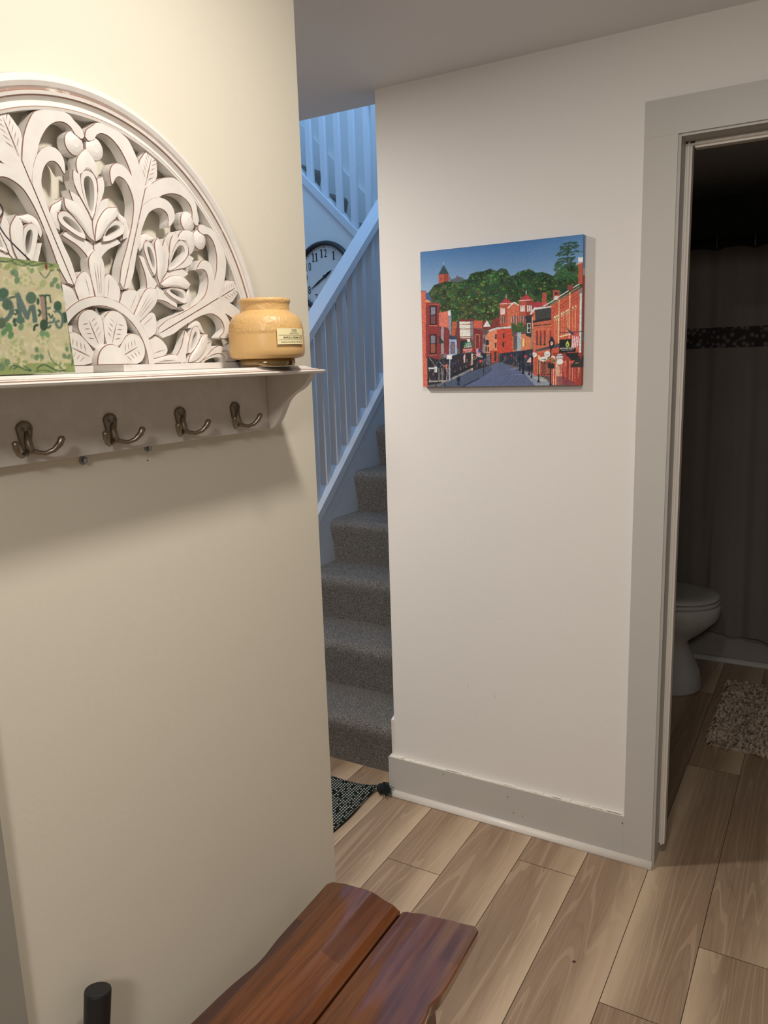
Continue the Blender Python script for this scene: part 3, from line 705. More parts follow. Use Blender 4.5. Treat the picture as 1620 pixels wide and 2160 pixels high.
# ---------------- painted grids ----------------
def soft(c, n=1):
    for _ in range(n):
        p = np.pad(c, ((1, 1), (1, 1), (0, 0)), 'edge'); c = (p[1:-1, 1:-1] * 4 + p[:-2, 1:-1] + p[2:, 1:-1] + p[1:-1, :-2] + p[1:-1, 2:]) / 8
    return c
class Art:
    """a small painter: fills polygons and discs on a W x H grid in its own drawing coordinates"""
    def __init__(s, X, Y, bg): s.X, s.Y = X, Y; s.c = np.zeros(X.shape + (3,)); s.c[:] = bg; s.clip = None
    def put(s, m, col, a=1.0):
        if s.clip is not None: m = m & s.clip
        s.c[m] = s.c[m] * (1 - a) + np.array(col) * a
    def win(s, x0, x1, y0, y1): return (s.X >= x0) & (s.X <= x1) & (s.Y >= y0) & (s.Y <= y1)
    def pmask(s, pts):
        xs = [p[0] for p in pts]; ys = [p[1] for p in pts]; m = s.win(min(xs), max(xs), min(ys), max(ys)); X, Y = s.X[m], s.Y[m]; ins = np.zeros(X.shape, bool)
        for i in range(len(pts)):
            (x1, y1), (x2, y2) = pts[i - 1], pts[i]
            if y1 == y2: continue
            ins ^= ((y1 > Y) != (y2 > Y)) & (X < (x2 - x1) * (Y - y1) / (y2 - y1) + x1)
        r = np.zeros(s.X.shape, bool); r[m] = ins; return r
    def poly(s, pts, col, a=1.0): s.put(s.pmask(pts), col, a)
    def rect(s, x0, y0, x1, y1, col, a=1.0): s.put(s.win(x0, x1, y0, y1), col, a)
    def disc(s, x, y, rx, ry, col, a=1.0, ang=0):
        R_ = max(rx, ry); m = s.win(x - R_, x + R_, y - R_, y + R_); dx, dy = s.X[m] - x, s.Y[m] - y
        if ang: c, q = math.cos(ang), math.sin(ang); dx, dy = dx * c + dy * q, -dx * q + dy * c
        r = np.zeros(s.X.shape, bool); r[m] = (dx / rx) ** 2 + (dy / ry) ** 2 < 1; s.put(r, col, a)
    def line(s, pts, w_, col, a=1.0):
        for (x1, y1), (x2, y2) in zip(pts, pts[1:]):
            L = math.hypot(x2 - x1, y2 - y1) or 1; nx_, ny_ = -(y2 - y1) / L * w_ / 2, (x2 - x1) / L * w_ / 2
            s.poly([(x1 + nx_, y1 + ny_), (x2 + nx_, y2 + ny_), (x2 - nx_, y2 - ny_), (x1 - nx_, y1 - ny_)], col, a)
    def curve(s, pts, w_, col, a=1.0): s.line(cr(pts, 5, False), w_, col, a)
def art_mesh(name, art, f, parent, gain=(1, 1, 1)):
    H_, W_ = art.X.shape; me = bpy.data.meshes.new(name)
    vs = np.array([[f(i / (W_ - 1), j / (H_ - 1)) for i in range(W_)] for j in range(H_)]).reshape(-1, 3)
    idx = np.arange(W_ * H_).reshape(H_, W_); q = np.stack([idx[:-1, :-1], idx[1:, :-1], idx[1:, 1:], idx[:-1, 1:]], -1).reshape(-1, 4)
    me.vertices.add(len(vs)); me.vertices.foreach_set('co', vs.ravel()); me.loops.add(q.size); me.loops.foreach_set('vertex_index', q.ravel().astype(np.int32))
    me.polygons.add(len(q)); me.polygons.foreach_set('loop_start', np.arange(0, q.size, 4).astype(np.int32)); me.update(calc_edges=True)
    c = art.c / 255; c = np.where(c <= .04045, c / 12.92, ((c + .055) / 1.055) ** 2.4) * np.array(gain); c = np.clip(c, 0, .95)
    at_ = me.color_attributes.new('paint', 'FLOAT_COLOR', 'POINT'); at_.data.foreach_set('color', np.concatenate([c.reshape(-1, 3), np.ones((len(vs), 1))], 1).ravel().astype(np.float32))
    me.materials.append(M_PAINT); o = bpy.data.objects.new(name, me); COL.objects.link(o); return P(o, parent)

# ---------------- town canvas ----------------
CT = .020; YC = YB - CT - .0005
c0_, c1_, cz0, cz1 = -1.112, -.6215, 1.4185, 1.816
cvs = empty('canvas_print', (-.867, YB, 1.617), 'stretched canvas print of a red-brick town street hung on the white wall', 'picture')
# drawing coordinates: a homography from the unit square to the measured outline
src = [(0, 1), (1, 1), (1, 0), (0, 0)]; dst = [(72, 218), (1528, 84), (1530, 1422), (98, 1430)]
Am = []; bmv = []
for (u, v), (x, y) in zip(src, dst): Am += [[u, v, 1, 0, 0, 0, -u * x, -v * x], [0, 0, 0, u, v, 1, -u * y, -v * y]]; bmv += [x, y]
hh = np.linalg.solve(np.array(Am, float), np.array(bmv, float))
W_, H_ = 470, 380; uu_, vv_ = np.meshgrid(np.linspace(0, 1, W_), np.linspace(0, 1, H_)); den = hh[6] * uu_ + hh[7] * vv_ + 1
A = Art((hh[0] * uu_ + hh[1] * vv_ + hh[2]) / den, (hh[3] * uu_ + hh[4] * vv_ + hh[5]) / den, (60, 100, 150))
rn = random.Random(3)
t = np.clip((A.Y - 90) / 480, 0, 1)[..., None]; sx_ = np.clip((A.X - 900) / 600, 0, 1)[..., None]
A.c = np.array((42, 88, 142)) * (1 - t) + np.array((128, 148, 172)) * t; A.c = A.c * (1 - sx_ * .35) + np.array((120, 150, 180)) * sx_ * .35
hill = [(60, 1000), (60, 600), (145, 580), (200, 510), (300, 480), (420, 490), (505, 460), (520, 420), (590, 395), (640, 395), (700, 372), (760, 395), (800, 368), (850, 380), (885, 440), (925, 430), (950, 405), (1060, 378), (1110, 415), (1180, 410), (1270, 445), (1300, 400), (1380, 350), (1440, 345), (1540, 400), (1540, 1000)]
A.poly([(238, 500), (236, 415), (330, 410), (330, 500)], (168, 72, 52)); A.poly([(286, 408), (330, 410), (330, 500), (288, 500)], (140, 55, 42)); A.poly([(238, 417), (283, 330), (328, 410)], (46, 62, 62)); A.line([(283, 335), (283, 310)], 5, (190, 190, 190)); A.disc(262, 455, 7, 10, (110, 60, 50))
A.poly([(325, 500), (345, 465), (430, 438), (500, 475), (500, 500)], (78, 84, 86)); A.rect(335, 440, 345, 465, (120, 50, 45)); A.rect(400, 430, 412, 450, (120, 50, 45))
A.poly(hill, (38, 66, 42)); A.clip = A.pmask(hill)
G1 = [(34, 62, 40), (44, 78, 46), (56, 92, 50), (70, 104, 54), (88, 112, 56), (52, 84, 44)]
for i in range(620):
    x, y = rn.uniform(90, 1530), rn.uniform(370, 860); r_ = rn.uniform(14, 40); lo = min(1, max(0, (y - 430) / 330)) * (1 if x < 900 else .5)
    g_ = rn.choice(G1); g_ = tuple(g_[k_] * (1 - lo * .6) + (104, 112, 58)[k_] * lo * .6 for k_ in range(3)); sh_ = rn.uniform(.55, 1.05)
    A.disc(x, y, r_, r_ * .8, tuple(v_ * sh_ * .8 for v_ in g_), .8)
    for _ in range(7): A.disc(x + rn.uniform(-r_, r_) * .7, y + rn.uniform(-r_, r_) * .55, rn.uniform(3, 9), rn.uniform(3, 7), tuple(min(255, v_ * rn.choice((.45, .7, 1.0, 1.3, 1.6))) for v_ in g_), .75)
for i in range(60): x = rn.uniform(500, 800); A.line([(x, 770), (x + rn.uniform(-6, 6), 830)], 3, (40, 44, 34), .6)
A.clip = None
# the tall pine
for y, x0, x1 in ((165, 1345, 1475), (190, 1330, 1480), (215, 1325, 1470), (240, 1300, 1510), (262, 1298, 1440), (300, 1290, 1465), (320, 1300, 1440), (345, 1280, 1460)):
    for i in range(16): x = rn.uniform(x0, x1); A.disc(x, y + rn.uniform(-10, 8) - (x - x0) * .06, rn.uniform(10, 22), rn.uniform(4, 8), (40, 68, 52), .9, -.25)
A.line([(1400, 170), (1390, 360)], 8, (52, 56, 46))
for i in range(70): A.disc(rn.uniform(1275, 1480), rn.uniform(350, 470), rn.uniform(8, 18), rn.uniform(7, 13), (rn.randint(34, 66), rn.randint(70, 100), rn.randint(44, 58)), .85)
A.rect(0, 900, 1600, 1500, (92, 70, 66))
B1, B2, B3 = (168, 74, 54), (140, 52, 42), (190, 92, 66)
# church with two towers
A.poly([(790, 890), (788, 680), (905, 680), (905, 890)], B1); A.poly([(860, 890), (860, 725), (920, 672), (970, 705), (975, 890)], B3); A.line([(862, 725), (920, 672), (970, 708)], 10, (220, 215, 210))
A.poly([(965, 890), (965, 655), (1092, 652), (1092, 890)], B1); A.poly([(1028, 880), (1028, 652), (1092, 652), (1092, 880)], B2)
A.poly([(788, 684), (848, 632), (910, 684)], (170, 50, 56)); A.poly([(962, 658), (1027, 603), (1092, 655)], (172, 50, 56)); A.line([(790, 686), (908, 684)], 6, (215, 205, 200)); A.line([(965, 660), (1092, 655)], 6, (215, 205, 200))
for x in (848, 1027): A.line([(x, 632 if x < 900 else 605), (x, 600 if x < 900 else 572)], 5, (210, 200, 190))
for x in (804, 818, 832, 981, 996, 1011, 1042, 1057, 1073): A.rect(x - 5, 725 if x < 900 else 702, x + 5, 780 if x < 900 else 758, (225, 225, 228))
for x in (812, 832, 903, 927, 950, 990, 1010): A.rect(x - 5, 795, x + 5, 860, (70, 78, 88)); A.rect(x - 8, 795, x - 5, 862, (200, 180, 160))
A.poly([(1090, 672), (1225, 674), (1225, 710), (1090, 725)], (160, 48, 60)); A.rect(1170, 590, 1212, 710, B1); A.rect(1265, 570, 1325, 660, B1); A.rect(1280, 588, 1308, 612, (60, 44, 44)); A.disc(1295, 638, 18, 18, (190, 190, 190))
# centre buildings
A.poly([(640, 910), (640, 850), (670, 820), (710, 880), (740, 815), (790, 800), (790, 920)], (120, 48, 44)); A.poly([(640, 890), (676, 832), (712, 890)], (206, 200, 194))
A.poly([(660, 1210), (660, 980), (700, 930), (770, 910), (770, 1210)], (204, 116, 84)); A.poly([(768, 1130), (768, 910), (905, 910), (905, 1130)], (184, 62, 46)); A.line([(693, 928), (765, 905), (905, 895)], 16, (186, 180, 172))
for x, y in ((672, 1030), (688, 1030), (758, 975), (757, 1055), (828, 972), (826, 1050), (672, 1090), (690, 1090)): A.rect(x - 7, y - 22, x + 7, y + 24, (44, 44, 50))
A.poly([(905, 1120), (905, 980), (960, 955), (960, 1120)], (176, 92, 66)); A.rect(916, 975, 950, 1100, (90, 74, 70)); A.poly([(950, 1110), (952, 945), (985, 940), (985, 1110)], (140, 152, 168)); A.poly([(985, 1110), (985, 960), (1075, 955), (1075, 1110)], (198, 108, 72)); A.rect(1000, 1000, 1015, 1070, (220, 200, 110))
for i in range(50): A.disc(rn.uniform(895, 1030), rn.uniform(860, 940), rn.uniform(8, 16), rn.uniform(7, 12), (rn.randint(34, 80), rn.randint(66, 98), rn.randint(38, 52)), .9)
A.poly([(700, 1210), (706, 1105), (775, 1105), (775, 1210)], (170, 62, 48)); A.rect(745, 1115, 765, 1200, (50, 44, 44))
# street and pavements
A.poly([(130, 1435), (240, 1350), (540, 1290), (700, 1240), (790, 1205), (1040, 1290), (1250, 1380), (1540, 1400), (1540, 1440)], (88, 84, 88)); A.poly([(450, 1430), (620, 1345), (718, 1275), (722, 1240), (790, 1205), (1010, 1300), (1140, 1430)], (80, 86, 114))
A.poly([(240, 1430), (520, 1290), (700, 1245), (715, 1268), (610, 1352), (470, 1428)], (66, 74, 94)); A.line([(460, 1428), (612, 1352)], 10, (34, 40, 56)); A.line([(636, 1335), (690, 1300), (722, 1268)], 7, (38, 44, 60))
A.poly([(1010, 1300), (1080, 1310), (1240, 1390), (1270, 1430), (1120, 1430)], (124, 124, 136)); A.poly([(880, 1275), (960, 1258), (985, 1262), (900, 1282)], (128, 130, 146), .6); A.poly([(930, 1320), (1010, 1318), (1010, 1325), (930, 1328)], (110, 114, 132), .6)
A.poly([(1080, 1345), (1175, 1345), (1225, 1375), (1225, 1395), (1160, 1380)], (150, 146, 138))
# right row
A.poly([(1100, 1330), (1088, 870), (1092, 740), (1270, 700), (1270, 1330)], B3); A.poly([(1060, 780), (1100, 722), (1255, 712), (1255, 730), (1105, 742), (1075, 785)], (205, 198, 190))
A.poly([(1107, 742), (1258, 722), (1265, 815), (1112, 838)], (62, 58, 58)); A.line([(1085, 850), (1265, 822)], 20, (44, 40, 42)); A.line([(1100, 885), (1265, 872)], 8, (44, 40, 42))
for x in (1130, 1162, 1198, 1250): A.poly([(x - 9, 1050), (x - 9, 940), (x, 920), (x + 9, 940), (x + 9, 1050)], (150, 40, 42)); A.rect(x - 6, 970, x + 6, 1050, (84, 60, 52)); A.rect(x - 12, 1052, x + 12, 1060, (60, 40, 40))
A.poly([(1015, 800), (1085, 790), (1078, 990), (1030, 975), (1030, 830)], (48, 46, 50)); A.rect(1038, 860, 1070, 950, (210, 200, 186)); A.rect(1044, 866, 1066, 902, (46, 44, 48)); A.rect(1044, 908, 1066, 944, (46, 44, 48)); A.rect(1080, 800, 1088, 1120, (206, 150, 110))
A.poly([(1258, 1330), (1255, 690), (1400, 620), (1540, 540), (1540, 1430), (1258, 1400)], (186, 78, 56)); A.line([(1180, 712), (1255, 672), (1300, 640), (1505, 515)], 9, (206, 198, 190)); A.line([(1245, 705), (1505, 540)], 14, (128, 104, 86)); A.line([(1262, 745), (1495, 610)], 4, (130, 50, 40)); A.line([(1262, 770), (1495, 640)], 4, (130, 50, 40))
A.poly([(1465, 345), (1540, 320), (1540, 520), (1490, 520), (1490, 360)], (172, 74, 54)); A.rect(1487, 284, 1540, 325, (214, 212, 212)); A.line([(1468, 345), (1540, 322)], 9, (196, 150, 130)); A.rect(1395, 525, 1445, 575, (130, 58, 50)); 
for x, y0, y1 in ((1322, 655, 1060), (1417, 590, 1060), (1515, 580, 1420)): A.rect(x - 4, y0, x + 4, y1, (226, 178, 130))
for i, x in enumerate((1285, 1300, 1315, 1348, 1365, 1387, 1403, 1445, 1470)):
    y = 820 - (x - 1285) * .52; A.disc(x, y, 7, 22 - i * .3, (232, 200, 150)); A.disc(x, y + 5, 4, 8, (70, 50, 50)); A.rect(x - 2, y + 20, x + 2, y + 215, (222, 150, 104))
A.line([(1335, 985), (1440, 960)], 10, (232, 206, 160))
A.poly([(1490, 570), (1540, 545), (1540, 1420), (1510, 1420), (1505, 640)], (120, 108, 104)); A.rect(1508, 600, 1524, 1200, (196, 190, 188))
A.line([(1330, 950), (1540, 942)], 6, (70, 56, 60)); A.poly([(1110, 1105), (1250, 1065), (1330, 1045), (1330, 1080), (1120, 1118)], (70, 68, 74))
A.poly([(1330, 1012), (1445, 1005), (1450, 1105), (1330, 1112)], (34, 34, 36)); A.poly([(1330, 1110), (1478, 1085), (1478, 1122), (1325, 1130)], (28, 28, 32)); A.disc(1403, 1057, 16, 22, (190, 200, 60)); A.poly([(1390, 1045), (1403, 1018), (1416, 1045)], (190, 200, 60)); A.disc(1403, 1060, 9, 13, (50, 120, 60))
A.poly([(1385, 900), (1465, 965), (1440, 972)], (40, 46, 84)); A.poly([(1440, 970), (1515, 985), (1500, 1085), (1435, 1080)], (190, 60, 64))
for i in range(4): A.poly([(1448 + 16 * i, 974 + 4 * i), (1455 + 16 * i, 976 + 4 * i), (1449 + 15 * i, 1082), (1441 + 15 * i, 1080)], (226, 214, 210))
# shop fronts right
A.poly([(1270, 1130), (1540, 1130), (1540, 1425), (1270, 1420)], (150, 52, 44)); A.poly([(1330, 1130), (1500, 1130), (1500, 1190), (1440, 1200), (1350, 1130)], (40, 36, 40))
for i in range(26): x = 1270 + 10 * i; A.rect(x, 1200 + abs(x - 1400) * .1, x + rn.choice((3, 5, 6)), 1420, rn.choice([(226, 120, 86), (120, 36, 36), (236, 190, 130), (196, 60, 48), (220, 200, 180)]), .9)
A.poly([(1310, 1420), (1310, 1340), (1380, 1345), (1480, 1400), (1480, 1420)], (110, 52, 60), .7)
A.line([(1362, 1128), (1440, 1200)], 6, (190, 60, 60)); A.poly([(1432, 1250), (1510, 1155), (1530, 1200), (1530, 1262), (1440, 1262)], (48, 44, 44)); A.line([(1470, 1225), (1505, 1222)], 5, (210, 130, 80))
A.poly([(1110, 1330), (1110, 1130), (1260, 1120), (1260, 1340)], (176, 70, 54)); A.rect(1140, 1150, 1160, 1320, (224, 170, 110))
for x in (1175, 1200, 1225, 1245): A.rect(x - 7, 1210, x + 7, 1330, (60, 40, 40)); A.rect(x - 3, 1230, x + 2, 1320, (220, 150, 100), .7)
for x, y, rx, ry in ((1100, 1147, 30, 22), (1192, 1185, 38, 22), (1222, 1140, 28, 26), (1335, 1170, 30, 32), (1337, 1210, 30, 24), (1275, 1180, 22, 24)): A.disc(x, y, rx, ry, (222, 216, 208))
for i in range(40): A.rect(*(lambda x, y: (x, y, x + 4, y + 3))(rn.choice((1180, 1205, 1320, 1345)) + rn.uniform(-18, 18), rn.uniform(1135, 1215)), (60, 56, 56), .8)
# black shop fronts far right row
A.poly([(790, 1210), (800, 1130), (1090, 1095), (1100, 1290), (1010, 1290), (960, 1250)], (44, 46, 58))
for i in range(70): x = rn.uniform(800, 1095); y = rn.uniform(1125, 1240); A.rect(x, y, x + rn.uniform(3, 9), y + rn.uniform(6, 30), rn.choice([(90, 96, 108), (26, 28, 36), (150, 140, 130), (70, 100, 108), (190, 50, 56), (30, 34, 44)]), .8)
A.disc(1028, 1160, 14, 12, (200, 44, 60)); A.poly([(1035, 1215), (1065, 1170), (1078, 1170), (1078, 1215)], (206, 160, 150))
for x, y0, y1, w_ in ((976, 1140, 1290, 8), (1008, 1110, 1320, 12), (1083, 1160, 1355, 8), (1148, 1190, 1395, 10), (1255, 1080, 1430, 11), (1062, 1240, 1330, 10)): A.rect(x - w_ / 2, y0, x + w_ / 2, y1, (24, 28, 42)); A.poly([(x - w_ * 1.3, y1), (x, y1 - 40), (x + w_ * 1.3, y1)], (24, 28, 42))
A.poly([(1235, 1030), (1262, 980), (1290, 1030), (1280, 1085), (1244, 1085)], (38, 34, 44)); A.disc(1262, 1045, 12, 20, (190, 150, 130))
for i in range(50): A.disc(rn.gauss(1262, 24), rn.gauss(1192, 12), 7, 5, rn.choice([(60, 90, 50), (80, 110, 56), (200, 70, 56), (120, 120, 60)])); 
A.rect(1230, 1225, 1285, 1270, (40, 40, 44))
# left row
A.poly([(68, 1440), (78, 565), (120, 562), (138, 1440)], (190, 88, 68)); A.line([(76, 564), (122, 562)], 6, (70, 40, 40))
A.poly([(120, 575), (150, 580), (190, 668), (122, 640)], (66, 78, 110)); A.poly([(122, 640), (150, 645), (190, 680), (122, 668)], (206, 128, 70)); A.poly([(122, 1165), (122, 664), (245, 672), (245, 1180), (190, 1190)], (128, 44, 44)); A.line([(128, 680), (252, 685)], 10, (160, 68, 56))
for y0, y1 in ((695, 870), (952, 1135)): A.rect(158, y0, 222, y1, (40, 26, 32)); A.rect(168, y0 + 12, 208, y0 + 80, (116, 108, 118)); A.rect(168, y0 + 88, 210, y1 - 12, (134, 72, 54) if y0 > 800 else (104, 60, 56)); A.line([(156, y1 + 4), (226, y1 + 4)], 6, (196, 110, 88))
A.poly([(242, 880), (242, 760), (325, 742), (335, 900)], (196, 98, 78)); A.poly([(322, 742), (345, 738), (355, 780), (350, 960), (332, 960), (330, 790)], (120, 128, 148)); A.poly([(322, 742), (345, 736), (350, 775), (328, 790)], (196, 192, 190))
A.poly([(246, 1130), (246, 880), (300, 890), (340, 920), (340, 1160)], (118, 46, 46)); A.poly([(262, 1130), (262, 885), (285, 890), (288, 1130)], (150, 146, 146), .8); A.poly([(240, 960), (290, 1030), (242, 1040)], (40, 52, 48))
A.poly([(355, 980), (360, 840), (405, 840), (405, 980)], (166, 82, 54)); A.rect(404, 840, 430, 900, (76, 60, 62)); A.poly([(395, 900), (440, 890), (430, 1080), (380, 1080)], (104, 48, 48))
A.poly([(432, 990), (428, 832), (540, 830), (545, 990)], (206, 192, 174)); A.poly([(412, 822), (570, 815), (550, 842), (430, 840)], (110, 40, 42)); A.poly([(526, 840), (552, 838), (552, 1000), (528, 1000)], (120, 112, 116))
for y in (866, 908, 978): A.line([(432, y), (550, y - 2)], 6, (128, 52, 48))
A.line([(432, 1002), (545, 996)], 12, (126, 48, 46)); A.rect(494, 998, 525, 1030, (212, 200, 182)); A.poly([(555, 900), (558, 832), (634, 835), (636, 905)], (190, 80, 64)); A.poly([(556, 1120), (556, 900), (640, 925), (640, 1120)], (118, 40, 44)); A.line([(572, 1090), (572, 960), (610, 960), (610, 1080), (574, 1090)], 5, (170, 120, 84))
A.poly([(640, 1180), (640, 960), (665, 965), (665, 1180)], (120, 118, 118)); A.rect(648, 980, 658, 1040, (40, 44, 50))
A.poly([(330, 1000), (340, 960), (405, 975), (405, 1000)], (52, 58, 78)); A.poly([(335, 1170), (338, 1000), (402, 1000), (410, 1140), (410, 1175)], (140, 152, 178)); A.rect(348, 1022, 388, 1130, (56, 66, 96)); A.rect(356, 1030, 382, 1125, (120, 96, 90))
A.poly([(435, 1010), (500, 1010), (500, 1110), (435, 1130)], (34, 42, 42)); A.poly([(472, 1030), (545, 1022), (545, 1080), (466, 1082)], (24, 92, 62)); A.poly([(456, 1084), (555, 1080), (555, 1108), (458, 1122)], (180, 40, 52))
# left shop fronts
A.poly([(138, 1415), (138, 1150), (245, 1185), (420, 1130), (560, 1120), (720, 1130), (716, 1235), (540, 1290), (400, 1330), (240, 1400)], (44, 38, 44))
A.poly([(138, 1155), (190, 1180), (215, 1240), (138, 1240)], (34, 36, 40)); A.poly([(195, 1185), (240, 1190), (285, 1245), (235, 1255)], (30, 34, 50)); A.line([(150, 1158), (215, 1245)], 4, (160, 160, 160)); A.line([(240, 1190), (285, 1248)], 4, (160, 160, 170))
for i in range(150): x = rn.uniform(150, 700); yb = 1400 - (x - 140) * .30; y = rn.uniform(1170, yb - 20); A.rect(x, y, x + rn.uniform(2, 7), min(y + rn.uniform(8, 40), yb - 6), rn.choice([(100, 92, 92), (26, 22, 30), (148, 130, 118), (120, 50, 46), (64, 70, 90), (30, 26, 34), (176, 160, 150)]), .75)
for x in (240, 262, 275, 310, 322): A.rect(x, 1255, x + 5, 1375, (170, 160, 152), .8)
A.rect(335, 1180, 345, 1375, (150, 150, 162)); A.rect(535, 1130, 552, 1282, (180, 150, 120)); A.poly([(310, 1140), (360, 1138), (360, 1180), (312, 1180)], (200, 196, 196)); A.rect(146, 1253, 200, 1265, (216, 212, 208)); A.rect(202, 1245, 212, 1298, (196, 200, 200)); A.rect(214, 1245, 224, 1298, (196, 200, 200))
A.poly([(355, 1205), (375, 1200), (412, 1235), (362, 1225)], (50, 48, 76)); A.disc(566, 1158, 20, 24, (206, 202, 200)); A.disc(566, 1158, 17, 21, (26, 24, 28)); A.disc(567, 1160, 8, 9, (180, 70, 60)); A.disc(622, 1198, 13, 11, (214, 60, 66))
A.poly([(580, 1090), (622, 1090), (620, 1155), (582, 1160)], (196, 130, 136)); A.rect(600, 1090, 622, 1120, (48, 60, 120)); A.poly([(462, 1140), (482, 1130), (480, 1210), (470, 1215)], (206, 150, 150)); A.rect(462, 1130, 474, 1150, (46, 52, 100))
A.rect(601, 1150, 640, 1165, (110, 150, 150)); A.disc(298, 1148, 18, 22, (120, 96, 104)); A.disc(325, 1190, 12, 14, (40, 34, 40)); A.poly([(280, 1230), (325, 1225), (305, 1275), (298, 1270)], (196, 110, 80))
for x, y0, y1 in ((298, 1160, 1430), (216, 1298, 1430), (650, 1130, 1310), (420, 1300, 1415)): A.rect(x - 4, y0, x + 4, y1, (26, 32, 46))
A.rect(405, 1325, 435, 1380, (30, 34, 44)); A.poly([(407, 1415), (420, 1375), (434, 1415)], (28, 32, 44))
for i in range(16): x = 370 + i * 11; A.disc(x, 1352 - i * 5.2, 8, 12, (160, 152, 146), .5)
for i in range(22): x = 365 + i * 9; A.disc(x, 1326 - i * 4.0, 9, 13, (30, 30, 34), .9)
for x in (680, 690, 704): A.rect(x - 6, 1150, x + 6, 1235, (90, 92, 104)); A.disc(x, 1142, 6, 7, (150, 120, 110))
A.c = soft(A.c, 1)
A.c = A.c
tex = soft(np.random.RandomState(8).normal(0, 1, A.c.shape[:2])[..., None], 2); bk_ = np.clip((A.Y - 560) / 60, .15, 1)[..., None]
A.c *= 1 + .14 * tex * bk_ * np.where((A.X > 440) & (A.X < 1140) & (A.Y > 1215), .3, 1)[..., None]
tex = np.repeat(np.random.RandomState(9).normal(0, 1, (A.c.shape[0], A.c.shape[1] // 3 + 1)), 3, 1)[:, :A.c.shape[1]][..., None]; A.c *= 1 + .06 * tex * bk_
A.c += np.random.RandomState(2).normal(0, 3.0, A.c.shape[:2])[..., None]; A.c = np.clip(A.c, 0, 255)
GA = (1.42, 1.62, 1.74)
A.c = A.c * .9 + A.c.mean(2, keepdims=True) * .1
art_mesh('printed_picture', A, lambda u, v: (c0_ + (c1_ - c0_) * u, YC - .0006, cz0 + (cz1 - cz0) * v), cvs, GA)
# wrapped body: top blue, right side continues the picture
bm = bmesh.new(); bx(bm, (c0_, YC, cz0), (c1_, YB - .0008, cz1))
for f in bm.faces:
    n_ = f.normal if f.normal.length else (f.normal_update() or f.normal)
cb = mesh('stretched_canvas', bm, [plain('canvas_edge_grey', (.24, .25, .29), .6)], cvs)
E2 = Art(np.repeat(np.linspace(0, 1, 3)[None, :], 160, 0), np.repeat(np.linspace(0, 1, 160)[:, None], 3, 1), (104, 128, 160))
for y0, y1, c_ in ((0, .62, (150, 70, 56)), (.12, .2, (60, 50, 56)), (.62, .74, (150, 66, 54)), (.74, .78, (170, 160, 158)), (.3, .36, (120, 104, 100))): E2.rect(0, y0, 1, y1, c_)
art_mesh('canvas_side_wrap', E2, lambda u, v: (c1_ + .0006, YC + (YB - .001 - YC) * u, cz0 + (cz1 - cz0) * v), cvs, GA)
E3 = Art(np.zeros((3, 60)), np.zeros((3, 60)), (60, 100, 150))
art_mesh('canvas_top_wrap', E3, lambda u, v: (c0_ + (c1_ - c0_) * u, YC + (YB - .001 - YC) * v, cz1 + .0006), cvs, GA)
hi_ = np.linalg.inv(np.array([[hh[0], hh[1], hh[2]], [hh[3], hh[4], hh[5]], [hh[6], hh[7], 1]]))
def K2(x, y): q = hi_ @ np.array([x, y, 1.0]); return q[0] / q[2], q[1] / q[2]
def ct(s, x, y, size, mat, sx=1.0, bold=0, slope_=0, italic=0, name='printed_lettering'):
    u, v = K2(x, y); X0 = c0_ + (c1_ - c0_) * u; Z0 = cz0 + (cz1 - cz0) * v
    return text_mesh(name, s, lambda a, b, c: (X0 + a + b * italic, YC - .0011, Z0 + b + a * slope_), mat, cvs, size=size, sx=sx, bold=bold)
ct('LOG', 510, 1049, .0082, M_WTXT, 1.0, .0002, .02); ct('CABIN', 506, 1074, .0088, M_WTXT, .95, .0002, .02); ct('FINE FOOD', 505, 1102, .0066, M_WTXT, .85, .0002, .03); ct('BY THE TWINS', 508, 1118, .0036, M_WTXT, .8, .0001, .03)
ct('BOTANICANNA', 1403, 1096, .0058, M_WTXT, .95, .0001, .02); ct('CALENA HEMP COMPANY', 1403, 1109, .0030, M_WTXT, .95, 0, .02); ct('PIZZERIA', 173, 1265, .0042, M_WTXT, .9, .0001)
ct('GALENA', 1336, 1160, .0052, M_INK, .9, .0001); ct('GALLERY', 1338, 1184, .0052, M_INK, .85, .0001); ct('OPEN', 1100, 1150, .0042, M_INK); ct('SHOPPE', 1190, 1192, .0042, M_INK, .9); ct('SWEETS', 1222, 1150, .0045, M_INK, .8)
ct('Elevated Images', 228, 1385, .0100, M_WTXT, .92, 0, .01, .35, 'signature')

# ---------------- green painted sign ----------------
sx0, sx1, sy0, sy1, sz0, szh = -.783, -.806, .430, .6475, 1.4980, .1275
sg = empty('welcome_sign', (-.80, .54, sz0), 'green hand-painted wooden block with ivy lettering, propped on the shelf', 'sign')
SC = .0150
def SF(u, v, d=0):
    x = sx0 + (sx1 - sx0) * u; y = sy0 + (sy1 - sy0) * u + .002 * v * u; return (x - .012 * v - .019 + d, y, sz0 + .0006 + szh * v)
def SFf(u, v): return SF(u, v, .0192)
bm = bmesh.new()
ks = [(0, 0), (1, 0), (1.0, .97), (.985, 1), (0, 1)]
fr = [bm.verts.new(SF(u, v, .0186)) for u, v in ks]; bk = [bm.verts.new(SF(u, v, .0035)) for u, v in ks]; n = len(ks)
bm.faces.new(fr); bm.faces.new(bk[::-1])
for i in range(n): bm.faces.new((fr[i], fr[(i + 1) % n], bk[(i + 1) % n], bk[i]))
mesh('wooden_block', bm, plain('sign_green_edge', lin((146, 156, 92)), .6), sg)
